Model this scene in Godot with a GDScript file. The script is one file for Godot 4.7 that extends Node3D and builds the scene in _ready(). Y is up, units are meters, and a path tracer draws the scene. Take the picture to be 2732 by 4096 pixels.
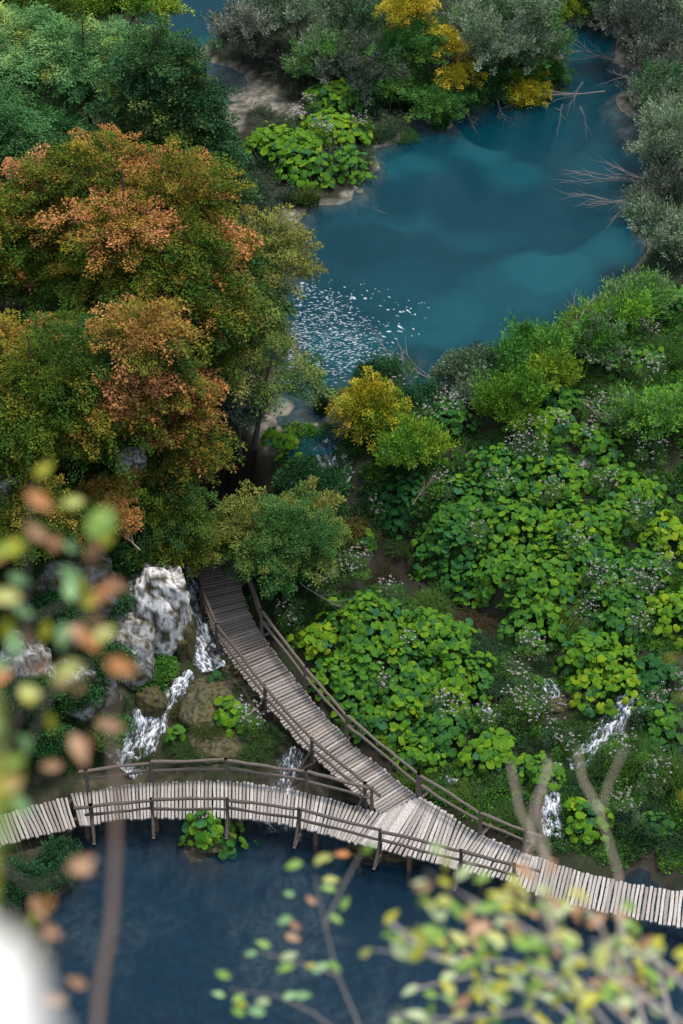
extends Node3D
# A wooded travertine barrier between two lakes, with a forked boardwalk, seen from a high cliff.
# Layout is surveyed on a 2732 x 4096 chart of the site: at(x, y, h) gives the ground point of a chart position at height h.

const FOV := 26.0
const EYE := Vector3(0, 61, 0)
const PITCH := -40.6
const LAKE := 5.0
const X0 := -27.0
const Z0 := -136.0
const STEP := 0.4
const NX := 136
const NZ := 246

var rng := RandomNumberGenerator.new()
var noise := FastNoiseLite.new()
var fine := FastNoiseLite.new()
var heights := PackedFloat32Array()
var used := {}
var M := {}
var eye_basis: Basis

# ---------------------------------------------------------------- survey
func ray(sx: float, sy: float) -> Vector3:
	var t := tan(deg_to_rad(FOV) / 2.0)
	return eye_basis * Vector3((sx - 1366.0) / 2048.0 * t, (2048.0 - sy) / 2048.0 * t, -1.0)

func at(sx: float, sy: float, h: float) -> Vector3:
	var d := ray(sx, sy)
	return EYE + d * ((h - EYE.y) / d.y)

func near(sx: float, sy: float, dist: float) -> Vector3:
	return EYE + ray(sx, sy).normalized() * dist

func ground(x: float, z: float) -> float:
	var fx := clampf((x - X0) / STEP, 0.0, NX - 1.001)
	var fz := clampf((z - Z0) / STEP, 0.0, NZ - 1.001)
	var i := int(fx)
	var j := int(fz)
	fx -= i
	fz -= j
	var a := heights[j * NX + i]
	var b := heights[j * NX + i + 1]
	var c := heights[(j + 1) * NX + i]
	var d := heights[(j + 1) * NX + i + 1]
	return lerpf(lerpf(a, b, fx), lerpf(c, d, fx), fz)

func hit(sx: float, sy: float) -> Vector3:
	var d := ray(sx, sy).normalized()
	var t := 45.0
	while t < 150.0:
		var p := EYE + d * t
		if p.y < ground(p.x, p.z):
			return Vector3(p.x, ground(p.x, p.z), p.z)
		t += 0.2
	return at(sx, sy, LAKE)

func on_ground(p: Vector3, dy := 0.0) -> Vector3:
	return Vector3(p.x, ground(p.x, p.z) + dy, p.z)

# ---------------------------------------------------------------- naming
func numbered(called: String) -> String:
	var n: int = used.get(called, 0)
	used[called] = n + 1
	return called if n == 0 else "%s_%03d" % [called, n]

func tag(o: Node3D, label := "", category := "", group := "", kind := "") -> void:
	if label: o.set_meta("label", label)
	if category: o.set_meta("category", category)
	if group: o.set_meta("group", group)
	if kind: o.set_meta("kind", kind)

func thing(called: String, label: String, category: String, where: Vector3, group := "", kind := "") -> Node3D:
	var o := Node3D.new()
	o.name = numbered(called)
	add_child(o)
	o.position = where
	tag(o, label, category, group, kind)
	return o

func part(called: String, mesh: Mesh, mat: Material, parent: Node, xf := Transform3D()) -> MeshInstance3D:
	var o := MeshInstance3D.new()
	o.name = called
	o.mesh = mesh
	o.material_override = mat
	parent.add_child(o, true)
	o.transform = xf
	return o

func whole(called: String, mesh: Mesh, mat: Material, label: String, category: String, where := Vector3.ZERO, group := "", kind := "") -> MeshInstance3D:
	var o := MeshInstance3D.new()
	o.name = numbered(called)
	o.mesh = mesh
	o.material_override = mat
	add_child(o)
	o.position = where
	tag(o, label, category, group, kind)
	return o

func many(called: String, mesh: Mesh, mat: Material, parent: Node, spots: Array, tints: Array) -> MultiMeshInstance3D:
	var mm := MultiMesh.new()
	mm.transform_format = MultiMesh.TRANSFORM_3D
	mm.use_colors = true
	mm.mesh = mesh
	mm.instance_count = spots.size()
	for i in spots.size():
		mm.set_instance_transform(i, spots[i])
		mm.set_instance_color(i, tints[i])
	var o := MultiMeshInstance3D.new()
	o.name = called
	o.multimesh = mm
	o.material_override = mat
	o.set_meta("kind", "stuff")
	parent.add_child(o, true)
	return o

# ---------------------------------------------------------------- mesh builder
class MB:
	var v := PackedVector3Array()
	var n := PackedVector3Array()
	var c := PackedColorArray()
	var u := PackedVector2Array()
	var f := PackedInt32Array()

	func put(p: Vector3, nn: Vector3, col := Color.WHITE, uv := Vector2.ZERO) -> int:
		v.append(p)
		n.append(nn)
		c.append(col)
		u.append(uv)
		return v.size() - 1

	func leaf(base: Vector3, tip: Vector3, side: Vector3, col: Color, fold := 0.25) -> void:
		var mid := base.lerp(tip, 0.45)
		var up := (tip - base).cross(side).normalized()
		var lift := up * side.length() * fold
		var nn := up
		var a := put(base, nn, col)
		var b := put(mid + side + lift, (up - side.normalized() * fold).normalized(), col)
		var d := put(tip - up * side.length() * 0.25, nn, col)
		var e := put(mid - side + lift, (up + side.normalized() * fold).normalized(), col)
		f.append_array([a, b, d, a, d, e])

	func tube(points: Array, radii: Array, sides := 6, col := Color.WHITE) -> void:
		var first := v.size()
		var run := 0.0
		var k := points.size()
		var ref := Vector3(0.31, 0.87, 0.38)
		for i in k:
			var p: Vector3 = points[i]
			var dir: Vector3 = (points[min(i + 1, k - 1)] - points[max(i - 1, 0)]).normalized()
			if absf(dir.dot(ref)) > 0.97: ref = Vector3(0.9, 0.1, -0.4)
			var a := dir.cross(ref).normalized()
			var b := dir.cross(a)
			if i > 0: run += p.distance_to(points[i - 1])
			for s in sides + 1:
				var an := TAU * s / sides
				var o := a * cos(an) + b * sin(an)
				put(p + o * float(radii[i]), o, col, Vector2(run, float(s) / sides))
		for i in k - 1:
			for s in sides:
				var q := first + i * (sides + 1) + s
				f.append_array([q, q + sides + 1, q + 1, q + 1, q + sides + 1, q + sides + 2])
		for e in [0, k - 1]:
			var d: Vector3 = (points[0] - points[1] if e == 0 else points[k - 1] - points[k - 2]).normalized()
			var mid := put(points[e], d, col, Vector2(run, 0.5))
			var start := v.size()
			for s in sides:
				put(v[first + e * (sides + 1) + s], d, col, Vector2(run, 0.5))
			for s in sides:
				f.append_array([mid, start + s, start + (s + 1) % sides])

	func commit() -> ArrayMesh:
		var a := []
		a.resize(Mesh.ARRAY_MAX)
		a[Mesh.ARRAY_VERTEX] = v
		a[Mesh.ARRAY_NORMAL] = n
		a[Mesh.ARRAY_COLOR] = c
		a[Mesh.ARRAY_TEX_UV] = u
		a[Mesh.ARRAY_INDEX] = f
		var m := ArrayMesh.new()
		m.add_surface_from_arrays(Mesh.PRIMITIVE_TRIANGLES, a)
		return m

	func smooth() -> void:
		for i in n.size(): n[i] = Vector3.ZERO
		for k in range(0, f.size(), 3):
			var w := (v[f[k + 2]] - v[f[k]]).cross(v[f[k + 1]] - v[f[k]])
			n[f[k]] += w
			n[f[k + 1]] += w
			n[f[k + 2]] += w
		for i in n.size(): n[i] = n[i].normalized() if n[i].length_squared() > 0.0 else Vector3.UP

func rv() -> Vector3:
	return Vector3(rng.randf_range(-1, 1), rng.randf_range(-1, 1), rng.randf_range(-1, 1))

func ball() -> Vector3:
	var p := rv()
	while p.length_squared() > 1.0: p = rv()
	return p

func grey(k: float) -> Color:
	return Color(k, k, k)

# ---------------------------------------------------------------- materials
func noise_tex(freq: float, size := 256, normal := false, strength := 4.0, seed_ := 1, kind := FastNoiseLite.TYPE_SIMPLEX_SMOOTH, octaves := 4, ramp: Gradient = null) -> NoiseTexture2D:
	var f := FastNoiseLite.new()
	f.seed = seed_
	f.noise_type = kind
	f.frequency = freq
	f.fractal_octaves = octaves
	var t := NoiseTexture2D.new()
	t.width = size
	t.height = size
	t.seamless = true
	t.noise = f
	t.as_normal_map = normal
	t.bump_strength = strength
	if ramp: t.color_ramp = ramp
	return t

func ramp(colors: Array, stops: Array) -> Gradient:
	var g := Gradient.new()
	var o := PackedFloat32Array()
	var c := PackedColorArray()
	for i in colors.size():
		c.append((colors[i] as Color).linear_to_srgb())
		o.append(stops[i])
	g.offsets = o
	g.colors = c
	return g

func mat(c: Color, rough := 0.8, vertex := false) -> StandardMaterial3D:
	var m := StandardMaterial3D.new()
	m.albedo_color = c.linear_to_srgb()
	m.roughness = rough
	m.vertex_color_use_as_albedo = vertex
	m.cull_mode = BaseMaterial3D.CULL_DISABLED
	return m

func leafy(rough := 0.55, through := 0.45) -> StandardMaterial3D:
	var m := mat(Color.WHITE, rough, true)
	m.backlight_enabled = true
	m.backlight = Color(0.85 * through, through, 0.5 * through)
	m.metallic_specular = 0.12
	return m

func world_map(m: StandardMaterial3D, scale: float) -> void:
	m.uv1_triplanar = true
	m.uv1_world_triplanar = true
	m.uv1_scale = Vector3.ONE * scale

func water(c: Color, alpha: float, tile: float, bump: float, seed_: int, freq := 0.02) -> StandardMaterial3D:
	var m := mat(c, 0.08)
	m.metallic_specular = 0.14
	m.transparency = BaseMaterial3D.TRANSPARENCY_ALPHA
	m.albedo_color.a = alpha
	m.normal_enabled = true
	m.normal_texture = noise_tex(freq, 512, true, 6.0, seed_, FastNoiseLite.TYPE_SIMPLEX_SMOOTH, 4)
	m.normal_scale = bump
	world_map(m, tile)
	return m

func make_materials() -> void:
	M.leaf = leafy()
	M.dull_leaf = leafy(0.75, 0.3)
	M.bark = mat(Color(0.07, 0.06, 0.05), 0.9)
	M.bark.albedo_texture = noise_tex(0.03, 128, false, 4, 5, FastNoiseLite.TYPE_SIMPLEX_SMOOTH, 4, ramp([Color(0.5, 0.5, 0.5), Color(1, 1, 1)], [0.2, 0.8]))
	world_map(M.bark, 2.0)
	M.dead = mat(Color(0.2, 0.17, 0.165), 0.9)
	M.dead_dark = mat(Color(0.12, 0.1, 0.09), 0.9)
	M.wood = []
	var grain := noise_tex(0.05, 256, false, 4, 11, FastNoiseLite.TYPE_SIMPLEX_SMOOTH, 5, ramp([Color(0.45, 0.43, 0.41), Color(0.85, 0.84, 0.83), Color(1, 1, 1)], [0.2, 0.5, 0.75]))
	for t in [Color(0.33, 0.312, 0.306), Color(0.39, 0.37, 0.366), Color(0.27, 0.252, 0.245), Color(0.48, 0.46, 0.46), Color(0.27, 0.245, 0.24), Color(0.42, 0.385, 0.375),
			Color(0.22, 0.192, 0.175), Color(0.18, 0.155, 0.14), Color(0.27, 0.24, 0.222), Color(0.14, 0.12, 0.108), Color(0.33, 0.295, 0.27), Color(0.2, 0.175, 0.16)]:
		var w := mat(t, 0.85)
		w.albedo_texture = grain
		w.uv1_scale = Vector3(0.9, 2.6, 1)
		w.uv1_offset = Vector3(M.wood.size() * 0.37, M.wood.size() * 0.21, 0)
		w.heightmap_enabled = true
		w.heightmap_texture = grain
		w.heightmap_scale = 1.2
		M.wood.append(w)
	M.log = mat(Color(0.085, 0.07, 0.062), 0.85)
	M.log.albedo_texture = grain
	M.log.uv1_scale = Vector3(0.5, 1.0, 1)
	M.log_pale = mat(Color(0.13, 0.107, 0.094), 0.85)
	M.log_pale.albedo_texture = grain
	M.log_pale.uv1_scale = Vector3(0.5, 1.0, 1)
	M.pile = mat(Color(0.13, 0.075, 0.045), 0.8)
	var soil := noise_tex(0.02, 512, false, 4, 21, FastNoiseLite.TYPE_SIMPLEX_SMOOTH, 5, ramp([Color(0.45, 0.45, 0.45), Color(1, 1, 1)], [0.25, 0.75]))
	M.terrain = mat(Color.WHITE, 0.95, true)
	M.terrain.albedo_texture = soil
	world_map(M.terrain, 0.23)
	M.rock = mat(Color.WHITE, 0.9, true)
	M.rock.albedo_texture = noise_tex(0.018, 512, false, 4, 31, FastNoiseLite.TYPE_SIMPLEX_SMOOTH, 6, ramp([Color(0.2, 0.2, 0.205), Color(0.72, 0.72, 0.73), Color(1, 1, 1)], [0.22, 0.42, 0.6]))
	M.rock.heightmap_enabled = true
	M.rock.heightmap_texture = M.rock.albedo_texture
	M.rock.heightmap_scale = 6.0
	world_map(M.rock, 0.35)
	M.rock.uv1_scale = Vector3(0.42, 0.2, 0.42)
	M.lake = water(Color(0.0003, 0.041, 0.064), 0.5, 0.3, 0.1, 41)
	M.pool = water(Color(0.002, 0.02, 0.044), 0.4, 0.4, 1.0, 43, 0.03)
	M.foam = mat(Color(0.3, 0.36, 0.41), 0.7)  # shared by real flecks and the streaks that paint sky sheen on ripples
	M.fall = mat(Color.WHITE, 0.4, true)
	M.fall.transparency = BaseMaterial3D.TRANSPARENCY_ALPHA
	M.flower = mat(Color.WHITE, 0.8, true)
	M.flower.backlight_enabled = true
	M.flower.backlight = Color(0.3, 0.3, 0.3)

func _ready() -> void:
	eye_basis = Basis(Vector3.RIGHT, deg_to_rad(PITCH))
	# ---- camera
	var cam := Camera3D.new()
	cam.name = "camera"
	cam.position = EYE
	cam.basis = eye_basis
	var lens := CameraAttributesPhysical.new()
	lens.frustum_focal_length = 85.0
	lens.exposure_aperture = 2.0
	lens.frustum_focus_distance = 84.0
	cam.attributes = lens
	cam.fov = FOV
	cam.far = 900.0
	cam.near = 0.1
	add_child(cam)
	cam.current = true
	# ---- sky, light, exposure
	var env := Environment.new()
	env.background_mode = Environment.BG_SKY
	env.sky = Sky.new()
	var sky := ProceduralSkyMaterial.new()
	sky.sky_top_color = Color(0.93, 0.96, 1.0)
	sky.sky_horizon_color = Color(0.5, 0.57, 0.66)
	sky.sky_curve = 0.45
	sky.ground_bottom_color = Color(0.05, 0.06, 0.05)
	sky.ground_horizon_color = Color(0.1, 0.12, 0.1)
	env.sky.sky_material = sky
	env.background_energy_multiplier = 0.6
	env.tonemap_mode = Environment.TONE_MAPPER_LINEAR
	env.tonemap_exposure = 2.6
	env.sdfgi_enabled = true
	env.ssao_enabled = true
	env.ssil_enabled = true
	var we := WorldEnvironment.new()
	we.name = "environment"
	we.environment = env
	add_child(we)
	var sun := DirectionalLight3D.new()
	sun.name = "sun"
	sun.light_energy = 0.5
	sun.light_angular_distance = 10.0
	sun.light_color = Color(1.0, 0.96, 0.9)
	sun.shadow_enabled = true
	add_child(sun)
	sun.look_at_from_position(Vector3.ZERO, Vector3(-0.3, -1.0, 0.15))
	# ---- the place
	noise.seed = 7
	noise.frequency = 0.25
	noise.fractal_octaves = 4
	fine.seed = 19
	fine.frequency = 1.2
	fine.fractal_octaves = 3
	make_materials()
	survey_terrain()
	build_terrain()
	build_water()
	build_rocks()
	build_boardwalks()
	make_leaf_meshes()
	build_trees()
	build_shrubs()
	build_butterbur()
	build_flowers()
	build_grass()
	build_dead_wood()
	build_foreground()

# ---------------------------------------------------------------- terrain
# chart x, chart y, height
const POINTS := [
	[-100, 4200, 0.6], [60, 3700, 0.4], [120, 3480, 0.5], [330, 3700, -0.5], [300, 4000, -0.6], [700, 4150, -1.6], [1000, 3750, -1.5], [1400, 4150, -1.8], [2000, 4150, -1.8], [2800, 4150, -1.8],
	[1500, 3700, -1.6], [2200, 3800, -1.5], [2800, 3750, -1.2], [560, 3560, -0.7], [350, 3400, -0.2], [-200, 3300, 1.2], [640, 3330, -0.35], [860, 3340, 0.35], [900, 3420, -0.5], [1110, 3330, -0.25],
	[1350, 3420, -0.8], [1700, 3520, -0.9], [2100, 3600, -0.9], [2600, 3680, -0.8],
	[150, 3120, 0.9], [330, 3080, 0.5], [490, 3090, 0.2], [640, 3080, 0.4], [820, 3060, 0.7], [1080, 3090, 0.25], [1180, 3020, 0.25],
	[560, 2970, 0.55], [640, 2860, 0.9], [700, 2760, 1.15], [800, 2950, 1.2], [900, 2850, 1.3], [960, 2960, 1.1], [1080, 2900, 0.4], [860, 2660, 1.15], [950, 2740, 1.0], [800, 2560, 1.5], [790, 2440, 2.3], [775, 2340, 3.2], [770, 2200, 4.0],
	[940, 2480, 1.4], [1050, 2350, 1.7], [1150, 2480, 1.5], [1250, 2600, 1.3], [1420, 2880, 0.9], [1600, 3080, 0.7], [1850, 3220, 0.6], [2100, 3360, 0.5], [2350, 3440, 0.4], [2732, 3500, 0.4],
	[1500, 2600, 2.0], [1500, 2450, 2.3], [1380, 2250, 2.4], [1700, 2800, 1.5], [1750, 2560, 2.3], [2000, 3050, 1.1], [1930, 2860, 1.2], [2180, 2760, 1.7], [2220, 3080, 0.9], [2210, 3200, 0.75], [2210, 3380, 0.45], [2400, 2960, 1.5], [2500, 2800, 2.1], [2450, 3200, 1.1], [2700, 3050, 1.5],
	[1850, 2470, 1.5], [1940, 2520, 1.5], [1760, 2420, 1.6], [2000, 2620, 1.9], [2200, 2680, 1.5], [2050, 2330, 3.0], [2300, 2600, 2.5], [2600, 2600, 2.7], [2500, 2350, 3.3], [1580, 2170, 2.0], [1530, 2270, 1.7], [1560, 2360, 1.7], [1640, 2330, 1.7], [1480, 2230, 2.4], [1850, 2120, 3.5], [2150, 2080, 3.9], [2420, 1880, 4.3], [2600, 2050, 4.1], [1680, 1960, 4.0],
	[1600, 1800, 4.7], [1900, 1820, 4.7], [2200, 1750, 4.9], [2500, 1700, 5.2], [1480, 1700, 5.1], [1700, 1640, 5.2], [2000, 1560, 5.3], [2200, 1470, 5.4], [2400, 1320, 5.4], [2560, 1190, 5.5], [2732, 1250, 5.7],
	[1180, 1700, 5.03], [1110, 1640, 5.02], [1220, 1630, 4.98], [1260, 1700, 5.02], [1300, 1650, 4.97], [1120, 1780, 5.1], [1300, 1775, 5.0], [1330, 1850, 4.3], [1350, 1930, 3.5], [1340, 2000, 3.2], [1440, 1840, 4.8], [1220, 1880, 4.4], [1180, 2000, 3.7], [1450, 2000, 3.4], [1120, 2130, 2.9],
	[480, 2800, 2.0], [330, 2850, 2.0], [100, 2800, 3.0], [560, 2600, 1.6], [660, 2560, 1.3], [600, 2350, 4.2], [690, 2200, 5.0], [300, 2500, 5.0], [0, 2500, 6.0], [300, 2150, 7.5], [0, 2100, 9.0], [600, 1950, 7.0], [800, 2020, 5.6], [950, 1900, 5.4], [500, 1700, 8.5], [0, 1600, 10.0], [800, 1700, 7.0], [1000, 1600, 5.4], [1040, 1400, 5.3], [900, 1300, 6.0], [500, 1200, 8.0], [0, 1000, 8.5], [1060, 1150, 5.3], [1100, 950, 5.4], [900, 900, 6.0], [600, 700, 6.5], [800, 650, 5.6], [0, 400, 7.0], [560, 350, 5.8], [430, 50, 6.0], [-100, -150, 8.0],
	[1000, 400, 5.05], [880, 380, 5.0], [900, 500, 5.06], [1060, 480, 5.2], [1200, 600, 5.9], [1350, 660, 5.8], [1450, 640, 5.3], [1150, 760, 5.5], [1300, 780, 5.15], [1450, 760, 5.0], [1200, 850, 5.05], [1250, 250, 5.6], [950, 180, 5.4], [1550, 500, 5.4], [1700, 540, 5.2], [1780, 480, 5.1], [1600, 300, 5.8], [1900, 250, 5.8], [2150, 200, 5.5], [2220, 300, 5.1], [1900, 420, 5.2], [2100, 420, 4.8], [1500, 0, 5.9], [2000, -50, 6.0], [2250, -20, 5.6], [2330, 60, 5.0],
	[700, 200, 3.6], [780, 40, 3.2], [720, -150, 3.0], [820, 330, 4.7],
	[1350, 1600, 4.7], [1250, 1500, 4.6], [1400, 1420, 4.3], [1200, 1250, 4.2], [1500, 1250, 3.4], [1800, 1300, 3.6], [2100, 1250, 3.9], [2300, 1150, 4.2], [2450, 1050, 4.3], [1700, 1480, 4.5], [1350, 1050, 3.6], [1300, 900, 4.5], [1550, 900, 3.0], [1900, 950, 2.8], [2200, 950, 3.2], [1600, 680, 4.5], [1700, 650, 3.8], [1900, 600, 3.0], [2200, 600, 3.2], [2450, 700, 4.0], [2250, 420, 3.6], [2400, 350, 4.0], [2330, 220, 4.3],
	[2560, 880, 4.7], [2640, 800, 5.2], [2732, 950, 5.6], [2650, 1050, 5.2], [2700, 600, 5.6], [2550, 560, 4.9], [2560, 400, 5.1], [2480, 250, 5.1], [2600, 150, 5.8], [2500, 0, 5.9], [2800, 300, 6.5], [3000, 900, 7.0], [3100, 1600, 7.0], [3100, 2400, 5.0], [3050, 3100, 2.5],
	[-500, 2000, 14.0], [-500, 1200, 13.0], [-500, 500, 11.0], [-500, 2800, 8.0], [-600, 3500, 5.0],
]

func survey_terrain() -> void:
	var px := PackedFloat32Array()
	var pz := PackedFloat32Array()
	var ph := PackedFloat32Array()
	for p in POINTS:
		var w := at(p[0], p[1], p[2])
		px.append(w.x)
		pz.append(w.z)
		ph.append(p[2])
	heights.resize(NX * NZ)
	var k := px.size()
	for j in NZ:
		var z := Z0 + j * STEP
		for i in NX:
			var x := X0 + i * STEP
			var s := 0.0
			var w := 0.0
			for q in k:
				var dx := x - px[q]
				var dz := z - pz[q]
				var d := dx * dx + dz * dz + 0.15
				if d > 500.0: continue
				d = 1.0 / (d * d)
				s += d * ph[q]
				w += d
			var h := s / w if w > 0.0 else 6.0
			heights[j * NX + i] = h
	# the ground stays clear of the walkways
	var lines := []
	for set_ in [WALK, BRANCH]:
		var prev := Vector3.INF
		for st in set_:
			var c: Vector3 = (at(st[0], st[1], st[4]) + at(st[2], st[3], st[4])) / 2.0
			if prev.is_finite(): lines.append([prev, c])
			prev = c
	for l in lines:
		var a: Vector3 = l[0]
		var c: Vector3 = l[1]
		for j in range(maxi(0, int((minf(a.z, c.z) - 2.0 - Z0) / STEP)), mini(NZ, int((maxf(a.z, c.z) + 2.0 - Z0) / STEP) + 1)):
			for i in range(maxi(0, int((minf(a.x, c.x) - 2.0 - X0) / STEP)), mini(NX, int((maxf(a.x, c.x) + 2.0 - X0) / STEP) + 1)):
				var q := Vector3(X0 + i * STEP, 0, Z0 + j * STEP)
				var d := Geometry3D.get_closest_point_to_segment(q, a * Vector3(1, 0, 1), c * Vector3(1, 0, 1)).distance_to(q)
				if d < 1.9: heights[j * NX + i] = minf(heights[j * NX + i], minf(a.y, c.y) - 0.55 + maxf(0.0, d - 0.9) * 1.6)
	# small relief of the ground itself
	for j in NZ:
		for i in NX:
			var h := heights[j * NX + i]
			var amp := 0.09 if absf(h - LAKE) < 0.35 else 0.3
			heights[j * NX + i] = h + noise.get_noise_2d((X0 + i * STEP) * 2.0, (Z0 + j * STEP) * 2.0) * amp

# pale marl shoals on the lake bed: chart x, y, radii in metres, strength
const HOLLOWS := [[1545, 2260, 1.3], [1600, 2370, 1.0], [1860, 2480, 1.3], [1960, 2540, 0.9], [2200, 2690, 0.9], [2290, 2840, 0.9], [1380, 2330, 0.6]]
const SHOALS := [
	[2190, 1090, 2.6, 2.0, 0.9], [2050, 1130, 3.0, 1.6, 0.5], [1930, 630, 1.6, 1.0, 0.9], [2060, 700, 1.5, 0.9, 0.6], [2380, 660, 1.6, 1.4, 0.3], [1680, 690, 1.4, 0.9, 0.7], [1830, 1240, 3.0, 1.8, 0.7], [1720, 1330, 2.6, 1.5, 0.7],
	[1580, 860, 2.6, 1.0, 0.5], [1900, 890, 2.6, 0.9, 0.35], [2430, 1030, 2.0, 1.2, 0.7], [2100, 1200, 2.2, 1.2, 0.6], [1950, 1320, 2.0, 1.0, 0.5], [800, 170, 1.2, 1.0, 0.6], [1600, 1130, 2.5, 1.5, 0.3], [2250, 500, 1.2, 0.8, 0.3], [1350, 850, 2.0, 1.4, 0.5],
	[1250, 1500, 2.6, 3.0, 0.9], [1400, 1420, 2.4, 1.6, 0.6], [1220, 1720, 2.4, 2.2, 1.0], [1320, 1740, 1.6, 1.4, 1.0], [860, 380, 1.5, 1.5, 0.8], [1450, 720, 2.5, 1.0, 0.9], [2330, 200, 1.5, 1.5, 0.4], [2330, 80, 1.8, 1.0, 0.8],
]

func build_terrain() -> void:
	var spots := []
	for s in SHOALS:
		var w := at(s[0], s[1], 4.0)
		spots.append([w.x, w.z, 1.0 / (s[2] * s[2]), 1.0 / (s[3] * s[3] * 1.6), s[4]])
	var soil := Color(0.014, 0.011, 0.007)
	var moss := Color(0.016, 0.026, 0.006)
	var marl := Color(0.24, 0.225, 0.195)
	var deep := Color(0.001, 0.026, 0.042)  # silt, with the dark teal of deep water put into its colour
	var tufa := Color(0.075, 0.065, 0.04)
	var shore := PackedVector2Array()
	for q in OUTLINE:
		var w := at(q[0], q[1], LAKE)
		shore.append(Vector2(w.x, w.z))
	var b := MB.new()
	var wet := PackedByteArray()
	wet.resize(NX * NZ)
	for j in NZ:
		for i in NX:
			var x := X0 + i * STEP
			var z := Z0 + j * STEP
			var h := heights[j * NX + i]
			var g := noise.get_noise_2d(x * 0.8 + 40.0, z * 0.8)
			var g2 := fine.get_noise_2d(x, z)
			var col := soil.lerp(moss, smoothstep(-0.25, 0.25, g))
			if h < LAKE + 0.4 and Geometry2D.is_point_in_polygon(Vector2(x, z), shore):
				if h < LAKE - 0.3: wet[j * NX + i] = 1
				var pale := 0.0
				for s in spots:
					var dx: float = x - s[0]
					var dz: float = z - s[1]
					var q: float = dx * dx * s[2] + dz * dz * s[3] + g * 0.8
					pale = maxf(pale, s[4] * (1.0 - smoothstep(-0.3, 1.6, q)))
				col = deep.lerp(Color(0.025, 0.2, 0.24), clampf(pale * 0.85 + g * 0.12 + g2 * 0.08, 0.0, 1.0))  # teal left by light absorbed in the water is painted into the bed
				# a rim of bare marl along the shore
				var rim := smoothstep(LAKE - 0.4, LAKE - 0.08, h + g * 0.3 + g2 * 0.15)
				col = col.lerp(marl.lerp(Color(0.1, 0.095, 0.075), clampf(0.5 + g2 * 1.5, 0.0, 1.0)), rim)
				if h > LAKE + 0.12 + g * 0.1: col = soil.lerp(moss, 0.5)
			elif h < 0.25:
				col = Color(0.003, 0.028, 0.055).lerp(Color(0.045, 0.08, 0.105), smoothstep(-0.15, 0.55, g + g2 * 0.7)).lerp(tufa * 0.6, smoothstep(-0.5, 0.1, h))
			elif x < -3.0 and z > -92.0 and h < 2.4:
				col = moss.lerp(tufa, smoothstep(-0.1, 0.35, g2 + g * 0.5))
			b.put(Vector3(x, h, z), Vector3.UP, col)
	for j in NZ - 1:
		for i in NX - 1:
			var q := j * NX + i
			b.f.append_array([q, q + 1, q + NX, q + 1, q + NX + 1, q + NX])
	b.smooth()
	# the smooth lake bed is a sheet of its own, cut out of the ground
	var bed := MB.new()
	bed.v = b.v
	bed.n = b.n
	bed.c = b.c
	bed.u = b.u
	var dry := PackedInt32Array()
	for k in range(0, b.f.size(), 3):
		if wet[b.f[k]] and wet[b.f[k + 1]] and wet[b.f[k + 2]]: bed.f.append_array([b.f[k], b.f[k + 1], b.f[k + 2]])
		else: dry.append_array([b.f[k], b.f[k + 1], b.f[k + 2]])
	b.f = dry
	whole("lake_bed", bed.commit(), mat(Color.WHITE, 0.9, true), "pale marl shoals and dark silt on the upper lake bed, painted with the teal tint of the water", "lake bed", Vector3.ZERO, "", "structure")
	whole("terrain", b.commit(), M.terrain, "mossy wooded ground between the two lakes", "ground", Vector3.ZERO, "", "structure")
	# the valley sides around: a wooded slope beyond the far water, mirrored in it, and flanks left and right
	var ring := MB.new()
	var rows := [[0.0, -3.0], [12.0, 6.0], [40.0, 30.0], [80.0, 62.0], [160.0, 90.0], [400.0, 110.0]]
	var path := [Vector2(-27, -30), Vector2(-27, -60), Vector2(-27, -100), Vector2(-27, -136), Vector2(-10, -150), Vector2(10, -150), Vector2(27, -136), Vector2(27, -100), Vector2(27, -60), Vector2(27, -30)]
	var out := [Vector2(-1, 0.2), Vector2(-1, 0), Vector2(-1, -0.1), Vector2(-0.9, -0.6), Vector2(-0.3, -1), Vector2(0.3, -1), Vector2(0.9, -0.6), Vector2(1, -0.1), Vector2(1, 0), Vector2(1, 0.2)]
	for r in rows:
		for i in path.size():
			var p: Vector2 = path[i] + (out[i] as Vector2).normalized() * float(r[0])
			var lift: float = r[1] + noise.get_noise_2d(p.x, p.y) * 4.0 * minf(1.0, r[0] / 20.0)
			if absf(path[i].x) > 26.0 and path[i].y > -120.0: lift = lift * 0.75 if lift > 0.0 else lift
			ring.put(Vector3(p.x, lift, p.y), Vector3.UP, Color(0.03, 0.05, 0.025))
	for r in rows.size() - 1:
		for i in path.size() - 1:
			var q := r * path.size() + i
			ring.f.append_array([q, q + path.size(), q + 1, q + 1, q + path.size(), q + path.size() + 1])
	ring.smooth()
	whole("hillside", ring.commit(), M.terrain, "wooded slopes of the valley around the lakes", "hill", Vector3.ZERO, "", "structure")

func sheet(points: Array, h: float) -> ArrayMesh:
	var flat := PackedVector2Array()
	for p in points:
		var w := at(p[0], p[1], h)
		flat.append(Vector2(w.x, w.z))
	var b := MB.new()
	for p in flat: b.put(Vector3(p.x, h, p.y), Vector3.UP)
	b.f = Geometry2D.triangulate_polygon(flat)
	return b.commit()

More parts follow.
